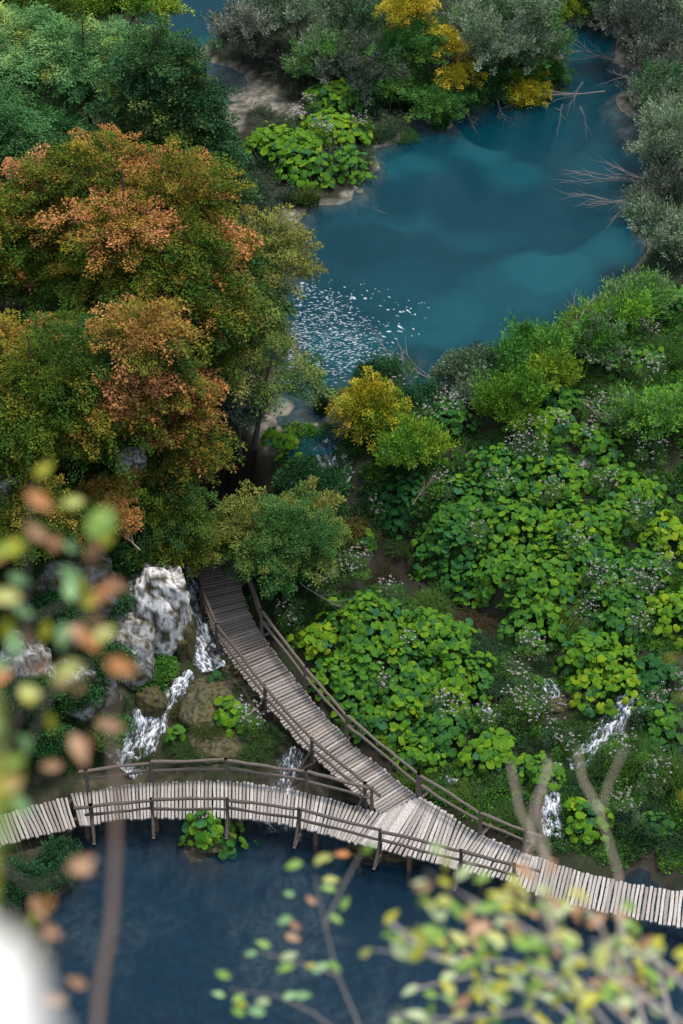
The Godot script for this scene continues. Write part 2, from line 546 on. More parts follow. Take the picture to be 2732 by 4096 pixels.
# flow path over the ground: chart x, chart y, half-width in metres, lift
func cascade(path: Array, white: float, seed_: int, label: String) -> void:
	var pts := []
	for p in path:
		var w := hit(p[0], p[1])
		pts.append([w, p[2]])
	var line := Curve3D.new()
	for p in pts: line.add_point(p[0])
	var b := MB.new()
	var total := line.get_baked_length()
	var n := int(total / 0.05)
	var cols := 34
	for i in n + 1:
		var s := total * i / n
		var c := line.sample_baked(s, true)
		var d := line.sample_baked(minf(s + 0.3, total), true) - line.sample_baked(maxf(s - 0.3, 0), true)
		var across := Vector3(-d.z, 0, d.x).normalized()
		var seg := 0
		var best := 1e9
		for k in pts.size():
			var dd: float = c.distance_to(pts[k][0])
			if dd < best:
				best = dd
				seg = k
		var half: float = pts[seg][1]
		var other := mini(seg + 1, pts.size() - 1)
		half = lerpf(half, pts[other][1], clampf(best / maxf(0.01, (pts[seg][0] as Vector3).distance_to(pts[other][0])), 0, 0.5))
		half *= 1.0 + 0.3 * noise.get_noise_2d(s * 2.0, seed_ * 9.0)
		for j in cols + 1:
			var t := 2.0 * j / cols - 1.0
			var p := c + across * half * t
			var bow := t * half
			var g := fine.get_noise_2d(bow * 2.2 + seed_ * 7.0, s * 0.9)
			var g2 := fine.get_noise_2d(bow * 7.0 + seed_, s * 2.6 + 50.0) * 0.6 + fine.get_noise_2d(bow * 13.0, s * 11.0 + seed_) * 0.5
			var y := ground(p.x, p.z) + 0.16 - 0.26 * t * t * t * t + g * 0.13 + g2 * 0.1
			var f := smoothstep(-0.35, 0.55, g * 0.7 + g2 * 1.2 + white - t * t * 0.35)
			b.put(Vector3(p.x, y, p.z), Vector3.UP, Color(Color(0.14, 0.17, 0.22).lerp(Color(0.62, 0.66, 0.75), f), clampf(0.12 + f * 0.95 - smoothstep(0.75, 1.0, absf(t)) * 0.7, 0.0, 1.0)))
	for i in n:
		for j in cols:
			var q := i * (cols + 1) + j
			b.f.append_array([q, q + 1, q + cols + 1, q + 1, q + cols + 2, q + cols + 1])
	b.smooth()
	whole("cascade", b.commit(), M.fall, label, "waterfall", Vector3.ZERO, "", "structure")

func build_water() -> void:
	whole("lake", sheet(OUTLINE, LAKE), M.lake, "clear teal lake water above the barrier", "water", Vector3.ZERO, "", "structure")
	whole("pool", sheet([[-250, 4350], [2980, 4350], [2980, 3420], [2000, 3180], [1200, 2860], [300, 2980], [-250, 3300]], 0.0), M.pool, "dark blue pool below the boardwalk", "water", Vector3.ZERO, "", "structure")
	cascade([[772, 2300, 0.35], [785, 2400, 0.5], [800, 2480, 0.6], [822, 2560, 0.75], [845, 2630, 1.0], [880, 2690, 0.9]], 0.1, 1, "white cascade falling beside the pale rock face")
	cascade([[760, 2700, 0.3], [700, 2770, 0.4], [640, 2850, 0.55], [590, 2930, 0.7], [530, 3010, 0.85], [470, 3080, 0.9]], 0.15, 2, "foaming cascade running down to the lower walkway")
	cascade([[1290, 1790, 0.7], [1320, 1850, 0.9], [1345, 1910, 0.9], [1390, 1960, 0.5]], -0.05, 3, "small fall below the pale outlet of the upper lake")
	cascade([[2545, 2770, 0.35], [2490, 2840, 0.5], [2430, 2930, 0.75], [2360, 3010, 0.7], [2270, 3060, 0.4]], 0.02, 4, "white stream tumbling between butterbur on the right slope")
	cascade([[2235, 3080, 0.3], [2212, 3130, 0.35], [2205, 3210, 0.35], [2205, 3290, 0.45], [2215, 3360, 0.5]], 0.12, 5, "narrow double fall splashing above the boardwalk")
	cascade([[1180, 3010, 0.4], [1150, 3110, 0.5], [1110, 3270, 0.9], [1130, 3350, 0.9]], -0.12, 6, "foam spilling out beneath the lower walkway")
	cascade([[2180, 2730, 0.3], [2210, 2790, 0.45], [2190, 2850, 0.4]], -0.2, 7, "trickle in the dark gully under the bright leaves")
	cascade([[1905, 2830, 0.4], [1960, 2880, 0.4]], -0.3, 8, "patch of stream seen between butterbur and flowers")
	cascade([[1790, 3110, 0.25], [1820, 3150, 0.3]], -0.1, 9, "splash of water among leaves by the right railing")
	cascade([[1150, 2790, 0.35], [1180, 2880, 0.35]], -0.05, 10, "pale run of water in the shade under the walkway")
	# foam flecks drifting on the upper lake; streaks are painted sky glint on ripples
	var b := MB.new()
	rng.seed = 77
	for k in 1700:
		var glint_streak := k >= 420
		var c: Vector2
		if glint_streak:
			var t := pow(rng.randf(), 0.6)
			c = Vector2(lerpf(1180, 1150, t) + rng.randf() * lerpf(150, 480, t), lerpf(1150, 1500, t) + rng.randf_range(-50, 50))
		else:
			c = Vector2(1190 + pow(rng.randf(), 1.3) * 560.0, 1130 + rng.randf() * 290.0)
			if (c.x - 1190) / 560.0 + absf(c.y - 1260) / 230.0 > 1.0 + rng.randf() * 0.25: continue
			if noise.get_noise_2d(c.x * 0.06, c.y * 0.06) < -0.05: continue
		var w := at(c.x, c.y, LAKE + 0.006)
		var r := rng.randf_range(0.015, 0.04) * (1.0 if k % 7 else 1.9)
		if glint_streak: r = rng.randf_range(0.01, 0.022)
		var turn := 0.6 + rng.randf_range(-0.5, 0.5) if not glint_streak else rng.randf_range(-0.25, 0.35)
		var ax := Vector3(cos(turn), 0, sin(turn)) * r * (rng.randf_range(1.2, 2.6) if not glint_streak else rng.randf_range(2.5, 6.0))
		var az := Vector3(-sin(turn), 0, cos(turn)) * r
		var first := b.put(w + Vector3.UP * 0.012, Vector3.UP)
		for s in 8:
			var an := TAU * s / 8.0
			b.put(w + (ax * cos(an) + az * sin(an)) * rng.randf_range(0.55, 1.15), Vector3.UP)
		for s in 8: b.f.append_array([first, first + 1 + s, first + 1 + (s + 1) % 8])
	whole("foam", b.commit(), M.foam, "white foam flecks and painted pale sky glint streaks on the upper lake", "foam", Vector3.ZERO, "", "stuff")

# ---------------------------------------------------------------- rocks
func rock_mesh(r: Vector3, seed_: int, pale: Color, moss: float) -> ArrayMesh:
	var b := MB.new()
	var n := 30
	var m := 44
	for i in n + 1:
		for j in m:
			var a := PI * i / n
			var p := Vector3(sin(a) * cos(TAU * j / m), cos(a), sin(a) * sin(TAU * j / m))
			var g := noise.get_noise_3d(p.x * 5.0 + seed_ * 13.0, p.y * 5.0, p.z * 5.0)
			var g2 := fine.get_noise_3d(p.x * 3.0 + seed_, p.y * 3.0, p.z * 3.0)
			var q := Vector3(signf(p.x) * pow(absf(p.x), 0.8), signf(p.y) * pow(absf(p.y), 0.8), signf(p.z) * pow(absf(p.z), 0.8)) * r * (1.0 + g * 0.26 + g2 * 0.1)
			var mk := smoothstep(0.05, 0.22, fine.get_noise_3d(p.x * 4.0 + 9.0, p.y * 2.5 + seed_, p.z * 4.0) + moss)
			b.put(q, p, pale.lerp(Color(0.09, 0.065, 0.015).lerp(Color(0.04, 0.05, 0.012), 0.5 + g), mk))
	for i in n:
		for j in m:
			var q := i * m + j
			var q2 := i * m + (j + 1) % m
			b.f.append_array([q, q + m, q2, q2, q + m, q2 + m])
	b.smooth()
	return b.commit()

func build_rocks() -> void:
	var white := Color(0.62, 0.61, 0.62)
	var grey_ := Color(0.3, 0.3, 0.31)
	var tufa := Color(0.085, 0.075, 0.045)
	# chart x, y, height of centre, radii, seed, colour, moss, label
	for r in [
		[630, 2450, 3.3, Vector3(1.25, 2.3, 1.1), 1, white * 1.15, 0.0, "tall white limestone face beside the cascade"],
		[470, 2640, 2.4, Vector3(1.5, 2.0, 1.0), 2, grey_, 0.0, "grey rock shoulder left of the white face"],
		[300, 2760, 2.2, Vector3(1.6, 1.6, 1.2), 3, grey_, 0.05, "dim grey cliff foot behind the autumn leaves"],
		[90, 2720, 3.4, Vector3(1.3, 2.2, 1.0), 4, grey_ * 1.2, -0.05, "pale rock wall at the left edge"],
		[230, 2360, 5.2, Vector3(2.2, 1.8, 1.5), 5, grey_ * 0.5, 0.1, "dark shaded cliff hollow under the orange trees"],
		[520, 1850, 8.3, Vector3(0.6, 0.6, 0.5), 6, grey_, -0.02, "grey boulder showing through the orange tree leaves"],
		[20, 1970, 9.2, Vector3(1.0, 0.8, 0.8), 7, grey_ * 1.2, -0.02, "light outcrop at left among autumn twigs"],
		[830, 2830, 1.1, Vector3(1.0, 0.5, 1.3), 8, tufa, 0.08, "mossy tufa boulder between the cascade and flowers"],
		[960, 2660, 0.9, Vector3(0.9, 0.35, 0.7), 9, tufa * 0.7, 0.15, "wet brown rock under the upper walkway"],
		[860, 2990, 0.8, Vector3(1.1, 0.5, 0.9), 10, tufa, 0.12, "grassy tufa mound behind the lower railing"],
		[1320, 1960, 3.4, Vector3(0.9, 0.35, 0.5), 11, tufa, 0.2, "moss covered ledge below the lake outlet"],
		[740, 2560, 1.8, Vector3(0.4, 1.2, 0.9), 12, Color(0.05, 0.05, 0.02), 0.3, "dark mossy wall of the waterfall cleft"],
		[600, 2810, 1.3, Vector3(0.6, 0.7, 0.6), 13, tufa * 0.8, 0.25, "orange mossed stone left of the foaming cascade"],
		[2230, 2830, 1.5, Vector3(0.6, 0.35, 0.4), 14, tufa * 0.6, 0.2, "dark mossy stone in the right gully"],
		[840, 3370, 0.0, Vector3(0.9, 0.45, 0.6), 15, tufa * 0.7, 0.1, "tufa stump under the lower walkway plants"],
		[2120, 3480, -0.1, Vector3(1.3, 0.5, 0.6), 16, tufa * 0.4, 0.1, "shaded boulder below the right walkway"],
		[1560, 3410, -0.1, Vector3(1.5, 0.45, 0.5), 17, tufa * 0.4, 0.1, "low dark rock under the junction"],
		[2330, 1850, 4.3, Vector3(0.7, 0.3, 0.6), 18, grey_ * 0.7, -0.2, "bare grey stone between the butterbur leaves"],
		[2700, 2130, 3.8, Vector3(0.5, 0.3, 0.4), 19, grey_, -0.2, "small bare stone at the right edge"],
	]:
		var p := at(r[0], r[1], r[2])
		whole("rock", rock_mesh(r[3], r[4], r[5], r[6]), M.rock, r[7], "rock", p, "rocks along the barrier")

# ---------------------------------------------------------------- boardwalks
func plank_mesh(seed_: int) -> ArrayMesh:
	rng.seed = 500 + seed_
	var b := MB.new()
	var seg := 4
	var first := []
	var wa := rng.randf_range(0.43, 0.5)
	var wb := rng.randf_range(0.43, 0.5)
	var bend := rng.randf_range(-0.12, 0.12)
	for i in seg + 1:
		var x := -0.5 + float(i) / seg
		var shift := bend * (1.0 - 4.0 * x * x) + rng.randf_range(-0.05, 0.05)
		var l := -(wa + rng.randf_range(-0.04, 0.04)) + shift
		var r := wb + rng.randf_range(-0.04, 0.04) + shift
		var top := rng.randf_range(-0.06, 0.06)
		var u := float(i) / seg * 1.7
		var ring := []
		for q in [Vector3(x, -1, l), Vector3(x, -0.3 + top, l), Vector3(x, 0.0 + top, l * 0.72), Vector3(x, 0.04 + top, r * 0.72), Vector3(x, -0.3 + top, r), Vector3(x, -1, r)]:
			ring.append(b.put(q, Vector3.UP, Color.WHITE, Vector2(u, q.z * 0.15 + 0.3 + seed_ * 0.13)))
		first.append(ring)
	for i in seg:
		for k in 5:
			b.f.append_array([first[i][k], first[i + 1][k], first[i][k + 1], first[i][k + 1], first[i + 1][k], first[i + 1][k + 1]])
	for e in [0, seg]:
		var s := b.v.size()
		for k in 6: b.put(b.v[first[e][k]], Vector3.UP, grey(0.6), b.u[first[e][k]])
		for k in range(1, 5):
			if e == 0: b.f.append_array([s, s + k, s + k + 1])
			else: b.f.append_array([s, s + k + 1, s + k])
	b.smooth()
	return b.commit()

var planks := []

# stations: [near x, near y, far x, far y, height]; planks laid across from station to station
func deck(root: Node3D, stations: Array, tones: Array, width: float) -> void:
	var near_pts := []
	var far_pts := []
	for s in stations:
		near_pts.append(at(s[0], s[1], s[4]))
		far_pts.append(at(s[2], s[3], s[4]))
	for i in stations.size() - 1:
		var mid := ((near_pts[i] + far_pts[i]) as Vector3).distance_to(near_pts[i + 1] + far_pts[i + 1]) / 2.0
		var n := maxi(1, roundi(mid / width))
		for k in n:
			var t := (k + 0.5) / n
			var a: Vector3 = (near_pts[i] as Vector3).lerp(near_pts[i + 1], t)
			var c: Vector3 = (far_pts[i] as Vector3).lerp(far_pts[i + 1], t)
			var wn: float = (near_pts[i] as Vector3).distance_to(near_pts[i + 1]) / n
			var wf: float = (far_pts[i] as Vector3).distance_to(far_pts[i + 1]) / n
			var along := (c - a).normalized()
			var over := rng.randf_range(0.0, 0.09)
			var over2 := rng.randf_range(0.0, 0.09)
			a -= along * over
			c += along * over2
			var side := along.cross(Vector3.UP).normalized()
			var w := minf(wn, wf) * 0.35 + maxf(wn, wf) * 0.6
			w *= rng.randf_range(0.78, 0.92)
			var bs := Basis(c - a, Vector3.UP * 0.07, -side * w)
			bs = bs * Basis(Vector3.UP, 0.0)
			var up := rng.randf_range(-0.012, 0.016)
			var mid_p := (a + c) / 2.0 + Vector3.UP * up
			var o := part("plank", planks[rng.randi() % planks.size()], M.wood[tones[rng.randi() % tones.size()]], root, Transform3D(bs.rotated(along, rng.randf_range(-0.05, 0.05)), mid_p - root.position))
			if rng.randf() < 0.5: o.transform.basis = o.transform.basis * Basis(Vector3.UP, PI)

func pole(points: Array, r0: float, r1: float, wob := 0.02) -> ArrayMesh:
	var b := MB.new()
	var pts := []
	var rad := []
	for i in points.size() - 1:
		var n := maxi(3, int((points[i] as Vector3).distance_to(points[i + 1]) / 0.35))
		for k in n + (1 if i == points.size() - 2 else 0):
			pts.append((points[i] as Vector3).lerp(points[i + 1], float(k) / n) + rv() * wob)
	for i in pts.size(): rad.append(lerpf(r0, r1, float(i) / (pts.size() - 1)) * rng.randf_range(0.88, 1.12))
	b.tube(pts, rad, 7)
	return b.commit()

# posts stand outside the deck edge; ends = overshoot of the rails past the first and last post
func railing(root: Node3D, posts: Array, deck_mid: Vector3, ends: Array, brace: bool, label: String, pale: bool) -> void:
	var r := Node3D.new()
	r.name = "railing"
	root.add_child(r, true)
	r.set_meta("label", label)
	var wood: Material = M.log_pale if pale else M.log
	var tops := []
	var mids := []
	for p in posts:
		var foot: Vector3 = p - root.position
		var outward := Vector3(p.x - deck_mid.x, 0, p.z - deck_mid.z)
		tops.append(foot + Vector3(rng.randf_range(-0.03, 0.03), 1.05 + rng.randf_range(-0.04, 0.04), rng.randf_range(-0.03, 0.03)))
		mids.append(foot + Vector3.UP * (0.56 + rng.randf_range(-0.03, 0.03)))
		part("post", pole([foot - Vector3.UP * 0.55, foot + Vector3.UP * 1.12], 0.075, 0.065, 0.015), wood, r)
	for i in posts.size():
		var d: Vector3 = (tops[mini(i + 1, tops.size() - 1)] - tops[maxi(i - 1, 0)]).normalized()
		var o := Vector3(-d.z, 0, d.x)
		var away: Vector3 = posts[i] - deck_mid
		if o.dot(away) < 0: o = -o
		if brace:
			var foot: Vector3 = posts[i] - root.position
			part("cross_beam", pole([foot - Vector3.UP * 0.22 - o * 0.3, foot - Vector3.UP * 0.24 + o * 0.75], 0.075, 0.06, 0.01), wood, r)
			part("brace", pole([foot - Vector3.UP * 0.18 + o * 0.62, foot + Vector3.UP * 0.55 + o * 0.03], 0.055, 0.045, 0.012), wood, r)
	for i in posts.size() - 1:
		var a: Vector3 = tops[i]
		var c: Vector3 = tops[i + 1]
		var a2: Vector3 = mids[i]
		var c2: Vector3 = mids[i + 1]
		var sag := Vector3.UP * rng.randf_range(-0.05, 0.06)
		if i == 0: a = a - (c - a).normalized() * ends[0]
		if i == 0: a2 = a2 - (c2 - a2).normalized() * ends[0] * 0.4
		if i == posts.size() - 2: c = c + (c - a).normalized() * ends[1]
		if i == posts.size() - 2: c2 = c2 + (c2 - a2).normalized() * ends[1] * 0.2
		var drop := Vector3.UP * (0.03 if i % 2 else -0.03)
		part("handrail", pole([a + drop, (a + c) / 2.0 + sag, c + drop], 0.068, 0.054, 0.016), wood, r)
		part("mid_rail", pole([a2 - drop, (a2 + c2) / 2.0 - sag * 0.7, c2 - drop], 0.06, 0.05, 0.016), wood, r)

func along_edge(stations: Array, far: bool, sx: float) -> Vector3:
	# point on a deck edge at chart x
	var k := 2 if far else 0
	for i in stations.size() - 1:
		var a: Array = stations[i]
		var b: Array = stations[i + 1]
		if (a[k] <= sx and sx <= b[k]):
			var t: float = (sx - a[k]) / maxf(b[k] - a[k], 0.001)
			return at(a[k], a[k + 1], a[4]).lerp(at(b[k], b[k + 1], b[4]), t)
	var e: Array = stations[0] if sx < stations[0][k] else stations[-1]
	return at(e[k], e[k + 1], e[4])

const WALK := [
	[-60, 3395, -110, 3290, 0.8], [66, 3360, 29, 3256, 0.8], [157, 3339, 104, 3232, 0.82], [305, 3306, 272, 3190, 0.85],
	[318, 3300, 280, 3178, 0.97], [373, 3292, 365, 3169, 0.98], [464, 3277, 450, 3150, 0.98], [547, 3271, 539, 3140, 1.0], [613, 3267, 613, 3136, 1.0], [771, 3269, 771, 3128, 1.0], [912, 3268, 912, 3128, 1.0], [980, 3269, 985, 3133, 1.0], [1094, 3285, 1105, 3153, 1.0], [1200, 3308, 1213, 3172, 1.0], [1308, 3334, 1347, 3206, 1.0], [1442, 3375, 1530, 3258, 1.0],
	[1532, 3394, 1672, 3190, 1.0], [1646, 3426, 1735, 3218, 1.0], [1755, 3452, 1812, 3270, 1.0], [1820, 3469, 1914, 3340, 1.0], [1889, 3487, 1965, 3359, 1.0], [2016, 3515, 2067, 3404, 1.0], [2138, 3570, 2170, 3441, 1.0], [2260, 3606, 2290, 3482, 1.0], [2400, 3640, 2425, 3518, 1.0], [2560, 3675, 2580, 3548, 1.0], [2740, 3706, 2752, 3572, 1.0], [2900, 3735, 2905, 3600, 1.0], [3150, 3775, 3155, 3640, 1.0], [3500, 3820, 3505, 3685, 1.0],
]
const BRANCH := [
	[790, 2120, 930, 2100, 2.35], [797, 2216, 940, 2192, 2.2], [807, 2318, 951, 2290, 2.05], [817, 2415, 968, 2377, 1.9], [838, 2476, 990, 2435, 1.8], [858, 2538, 1013, 2490, 1.7], [904, 2599, 1053, 2547, 1.6], [940, 2660, 1087, 2600, 1.5], [986, 2716, 1128, 2650, 1.4], [1040, 2780, 1178, 2720, 1.3], [1088, 2834, 1222, 2772, 1.22], [1134, 2890, 1265, 2828, 1.15], [1200, 2970, 1326, 2895, 1.1], [1296, 3059, 1413, 2988, 1.05], [1398, 3152, 1530, 3075, 1.03], [1474, 3206, 1592, 3130, 1.02], [1540, 3258, 1664, 3184, 1.02],
]

func build_boardwalks() -> void:
	for i in 8: planks.append(plank_mesh(i))
	rng.seed = 21
	var o := thing("boardwalk", "long grey plank walkway curving across the pool edge", "boardwalk", at(1300, 3250, 1.0))
	deck(o, WALK.slice(0, 4), [0, 1, 2, 5, 4], 0.15)
	deck(o, WALK.slice(4, 16), [0, 1, 2, 5, 0, 1, 4, 3], 0.135)
	deck(o, WALK.slice(15), [0, 1, 3, 3, 1, 5, 0, 2], 0.145)
	var mid := at(1300, 3250, 1.0)
	var near_posts := []
	for sx in [372, 613, 912, 1197, 1520, 1840, 2052]: near_posts.append(along_edge(WALK.slice(4), false, sx) + Vector3(0, 0, 0.12))
	railing(o, near_posts, at(1300, 2900, 1.0), [0.6, 0.9], true, "railing along the pool side of the grey walkway", false)
	var far_posts := []
	for sx in [352, 608, 908, 1227, 1487]: far_posts.append(along_edge(WALK.slice(4), true, sx) + Vector3(0, 0, -0.12))
	railing(o, far_posts, at(1000, 3700, 1.0), [0.3, 0.0], false, "railing on the waterfall side of the grey walkway", true)
	var end_posts := []
	for sx in [1660, 1914, 2092]: end_posts.append(along_edge(WALK.slice(16), true, sx) + Vector3(0.05, 0, -0.1))
	railing(o, end_posts, at(1500, 3700, 1.0), [0.0, 0.6], true, "railing beside the butterbur slope", true)
	# stringers and piles under the deck
	for side in [0.2, 0.8]:
		var line := []
		for s in WALK: line.append(at(s[0], s[1], s[4] - 0.16).lerp(at(s[2], s[3], s[4] - 0.16), side) - o.position)
		part("stringer", pole(line, 0.09, 0.09, 0.01), M.log, o)
	for sx in [340, 620, 960, 1262, 1440, 1640, 1930, 2110, 2320, 2560]:
		for far in [false, true]:
			var p := along_edge(WALK, far, sx) + Vector3(0, -0.1, -0.25 if not far else 0.25)
			part("pile", pole([p - o.position, Vector3(p.x, -1.4, p.z) - o.position], 0.09, 0.1, 0.01), M.pile if not far else M.log, o)
	rng.seed = 22
	var u := thing("boardwalk", "brown plank walkway climbing from the junction towards the trees", "boardwalk", at(1150, 2800, 1.2))
	deck(u, BRANCH.slice(0, 9), [6, 7, 8, 9, 11, 7, 6], 0.15)
	deck(u, BRANCH.slice(8), [8, 2, 2, 10, 4, 6, 5], 0.15)
	var left_posts := []
	for p in [[797, 2216, 2.2], [822, 2425, 1.88], [884, 2575, 1.63], [1076, 2822, 1.24], [1264, 3032, 1.07], [1476, 3212, 1.02]]:
		left_posts.append(at(p[0], p[1], p[2]) + Vector3(-0.14, 0, 0.05))
	railing(u, left_posts, at(1300, 2600, 1.2), [0.3, 0.75], true, "railing on the cascade side of the brown walkway", false)
	var right_posts := []
	for p in [[955, 2300, 2.03], [1034, 2528, 1.63], [1206, 2752, 1.25], [1372, 2942, 1.07]]:
		right_posts.append(at(p[0], p[1], p[2]) + Vector3(0.14, 0, -0.03))
	right_posts.append(end_posts[0] + Vector3(-0.06, 0, -0.04))
	railing(u, right_posts, at(900, 2900, 1.2), [0.8, 0.0], true, "railing on the leafy side of the brown walkway", true)
	for side in [0.2, 0.8]:
		var line := []
		for s in BRANCH: line.append(at(s[0], s[1], s[4] - 0.16).lerp(at(s[2], s[3], s[4] - 0.16), side) - u.position)
		part("stringer", pole(line, 0.09, 0.09, 0.01), M.log, u)
	for q in [[822, 2425, 1.8], [890, 2575, 1.5], [1080, 2822, 1.1], [1268, 3030, 0.95]]:
		var p := at(q[0], q[1], q[2])
		part("pile", pole([p - u.position, Vector3(p.x, ground(p.x, p.z) - 0.4, p.z) - u.position], 0.1, 0.11, 0.01), M.log, u)

# ---------------------------------------------------------------- foliage meshes
var sprays := {}
var butterbur := []
var flower_heads := []

# a twig tip with small leaves, along +x, flat in xz
func spray(n: int, size: Vector3, leaf_len: float, leaf_w: float, droop: float, seed_: int) -> ArrayMesh:
	rng.seed = seed_
	var b := MB.new()
	for k in n:
		var t := pow(rng.randf(), 0.75)
		var side := rng.randf_range(-1, 1)
		var w := size.z * (1.0 - 0.75 * t) * 0.5 + size.z * 0.1
		var p := Vector3(t * size.x, rng.randf_range(-0.5, 0.5) * size.y - droop * t * t, side * w)
		var d := Vector3(0.75 + rng.randf_range(-0.4, 0.3), rng.randf_range(-0.55, 0.2), side * 0.9 + rng.randf_range(-0.4, 0.4)).normalized()
		var up := (Vector3.UP + rv() * 0.9).normalized()
		var s := d.cross(up).normalized() * leaf_w * 0.5
		var l := leaf_len * rng.randf_range(0.65, 1.25)
		b.leaf(p, p + d * l, s * rng.randf_range(0.8, 1.2), grey(0.5 + 1.6 * pow(rng.randf(), 2.2)), 0.3)
	return b.commit()

# a rounded tuft of leaves on short stems, all round
func tuft(n: int, r: Vector3, leaf_len: float, leaf_w: float, upright: float, seed_: int) -> ArrayMesh:
	rng.seed = seed_
	var b := MB.new()
	for k in n:
		var p := ball()
		p.y = absf(p.y) * 0.9 + 0.05
		var q := p * r
		var d := (Vector3(p.x, upright + p.y * 0.3, p.z) + rv() * 0.6).normalized()
		var s := d.cross((Vector3.UP + rv() * 0.7).normalized()).normalized() * leaf_w * 0.5
		b.leaf(q, q + d * leaf_len * rng.randf_range(0.6, 1.3), s, grey(0.55 + 1.35 * pow(rng.randf(), 2.2)), 0.25)
	return b.commit()

func butterbur_leaf(seed_: int) -> ArrayMesh:
	rng.seed = 900 + seed_
	var b := MB.new()
	var n := 17
	var mid := b.put(Vector3(0, -0.02, 0), Vector3.UP, grey(1.0))
	var inner := []
	var outer := []
	var cup := rng.randf_range(-0.12, 0.26)
	var ph := rng.randf() * TAU
	var roll := rng.randf_range(-0.15, 0.15)
	for i in n:
		var t := float(i) / (n - 1)
		var an := lerpf(0.16, TAU - 0.16, t)
		var r := 0.7 + 0.32 * sin(an / 2.0) + rng.randf_range(-0.1, 0.1)
		if i == 0 or i == n - 1: r *= 0.8
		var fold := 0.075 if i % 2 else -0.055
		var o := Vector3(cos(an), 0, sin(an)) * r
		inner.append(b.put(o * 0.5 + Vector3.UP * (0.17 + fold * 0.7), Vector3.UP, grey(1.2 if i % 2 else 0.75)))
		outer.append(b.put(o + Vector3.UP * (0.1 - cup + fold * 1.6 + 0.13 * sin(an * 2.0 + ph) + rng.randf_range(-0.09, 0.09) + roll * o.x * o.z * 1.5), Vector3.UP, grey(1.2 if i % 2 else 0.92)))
	for i in n - 1:
		b.f.append_array([mid, inner[i], inner[i + 1], inner[i], outer[i], inner[i + 1], inner[i + 1], outer[i], outer[i + 1]])
	b.smooth()
	for i in b.n.size():
		if b.n[i].y < 0: b.n[i] = -b.n[i]
	return b.commit()

func flower_head(seed_: int) -> ArrayMesh:
	rng.seed = 700 + seed_
	var b := MB.new()
	for k in 10:
		var p := Vector3(rng.randf_range(-1, 1), 0, rng.randf_range(-1, 1)) * 0.075
		p.y = 0.02 - p.length_squared() * 2.0 + rng.randf_range(-0.012, 0.012)
		var col := Color(0.68, 0.6, 0.66).lerp(Color(0.5, 0.36, 0.44), rng.randf() * 0.7)
		for s in 2:
			var a := rv().normalized() * 0.024
			var c := a.cross(rv()).normalized() * 0.02
			b.leaf(p - a, p + a, c, col, 0.5)
	return b.commit()

func make_leaf_meshes() -> void:
	sprays.beech = [spray(110, Vector3(1.0, 0.22, 0.75), 0.11, 0.062, 0.2, 1), spray(100, Vector3(0.85, 0.3, 0.8), 0.11, 0.062, 0.3, 2), spray(120, Vector3(1.15, 0.2, 0.6), 0.105, 0.058, 0.35, 3)]
	sprays.ash = [spray(130, Vector3(1.0, 0.35, 0.8), 0.14, 0.05, 0.3, 4), spray(140, Vector3(0.85, 0.4, 0.9), 0.13, 0.055, 0.35, 5)]
	sprays.willow = [tuft(64, Vector3(0.13, 1.05, 0.13), 0.15, 0.036, 0.8, 6), tuft(84, Vector3(0.24, 0.8, 0.24), 0.14, 0.038, 0.7, 7)]
	sprays.small = [tuft(120, Vector3(0.36, 0.4, 0.36), 0.085, 0.05, 0.5, 8), spray(130, Vector3(0.85, 0.22, 0.6), 0.08, 0.046, 0.2, 9)]
	sprays.ivy = [tuft(150, Vector3(0.4, 0.3, 0.4), 0.075, 0.055, 0.3, 10)]
	sprays.broad = [tuft(46, Vector3(0.34, 0.3, 0.34), 0.17, 0.12, 0.15, 14)]
	sprays.herb = [tuft(120, Vector3(0.34, 0.5, 0.34), 0.12, 0.035, 0.4, 12), tuft(110, Vector3(0.3, 0.55, 0.3), 0.11, 0.04, 0.3, 13)]
	for i in 6: butterbur.append(butterbur_leaf(i))
	for i in 4: flower_heads.append(flower_head(i))

# ---------------------------------------------------------------- trees
func pick(palette: Array, k: float) -> Color:
	# palette: colours blended along 0..1
	var t := clampf(k, 0, 0.999) * (palette.size() - 1)
	var i := int(t)
	return (palette[i] as Color).lerp(palette[i + 1], t - i)

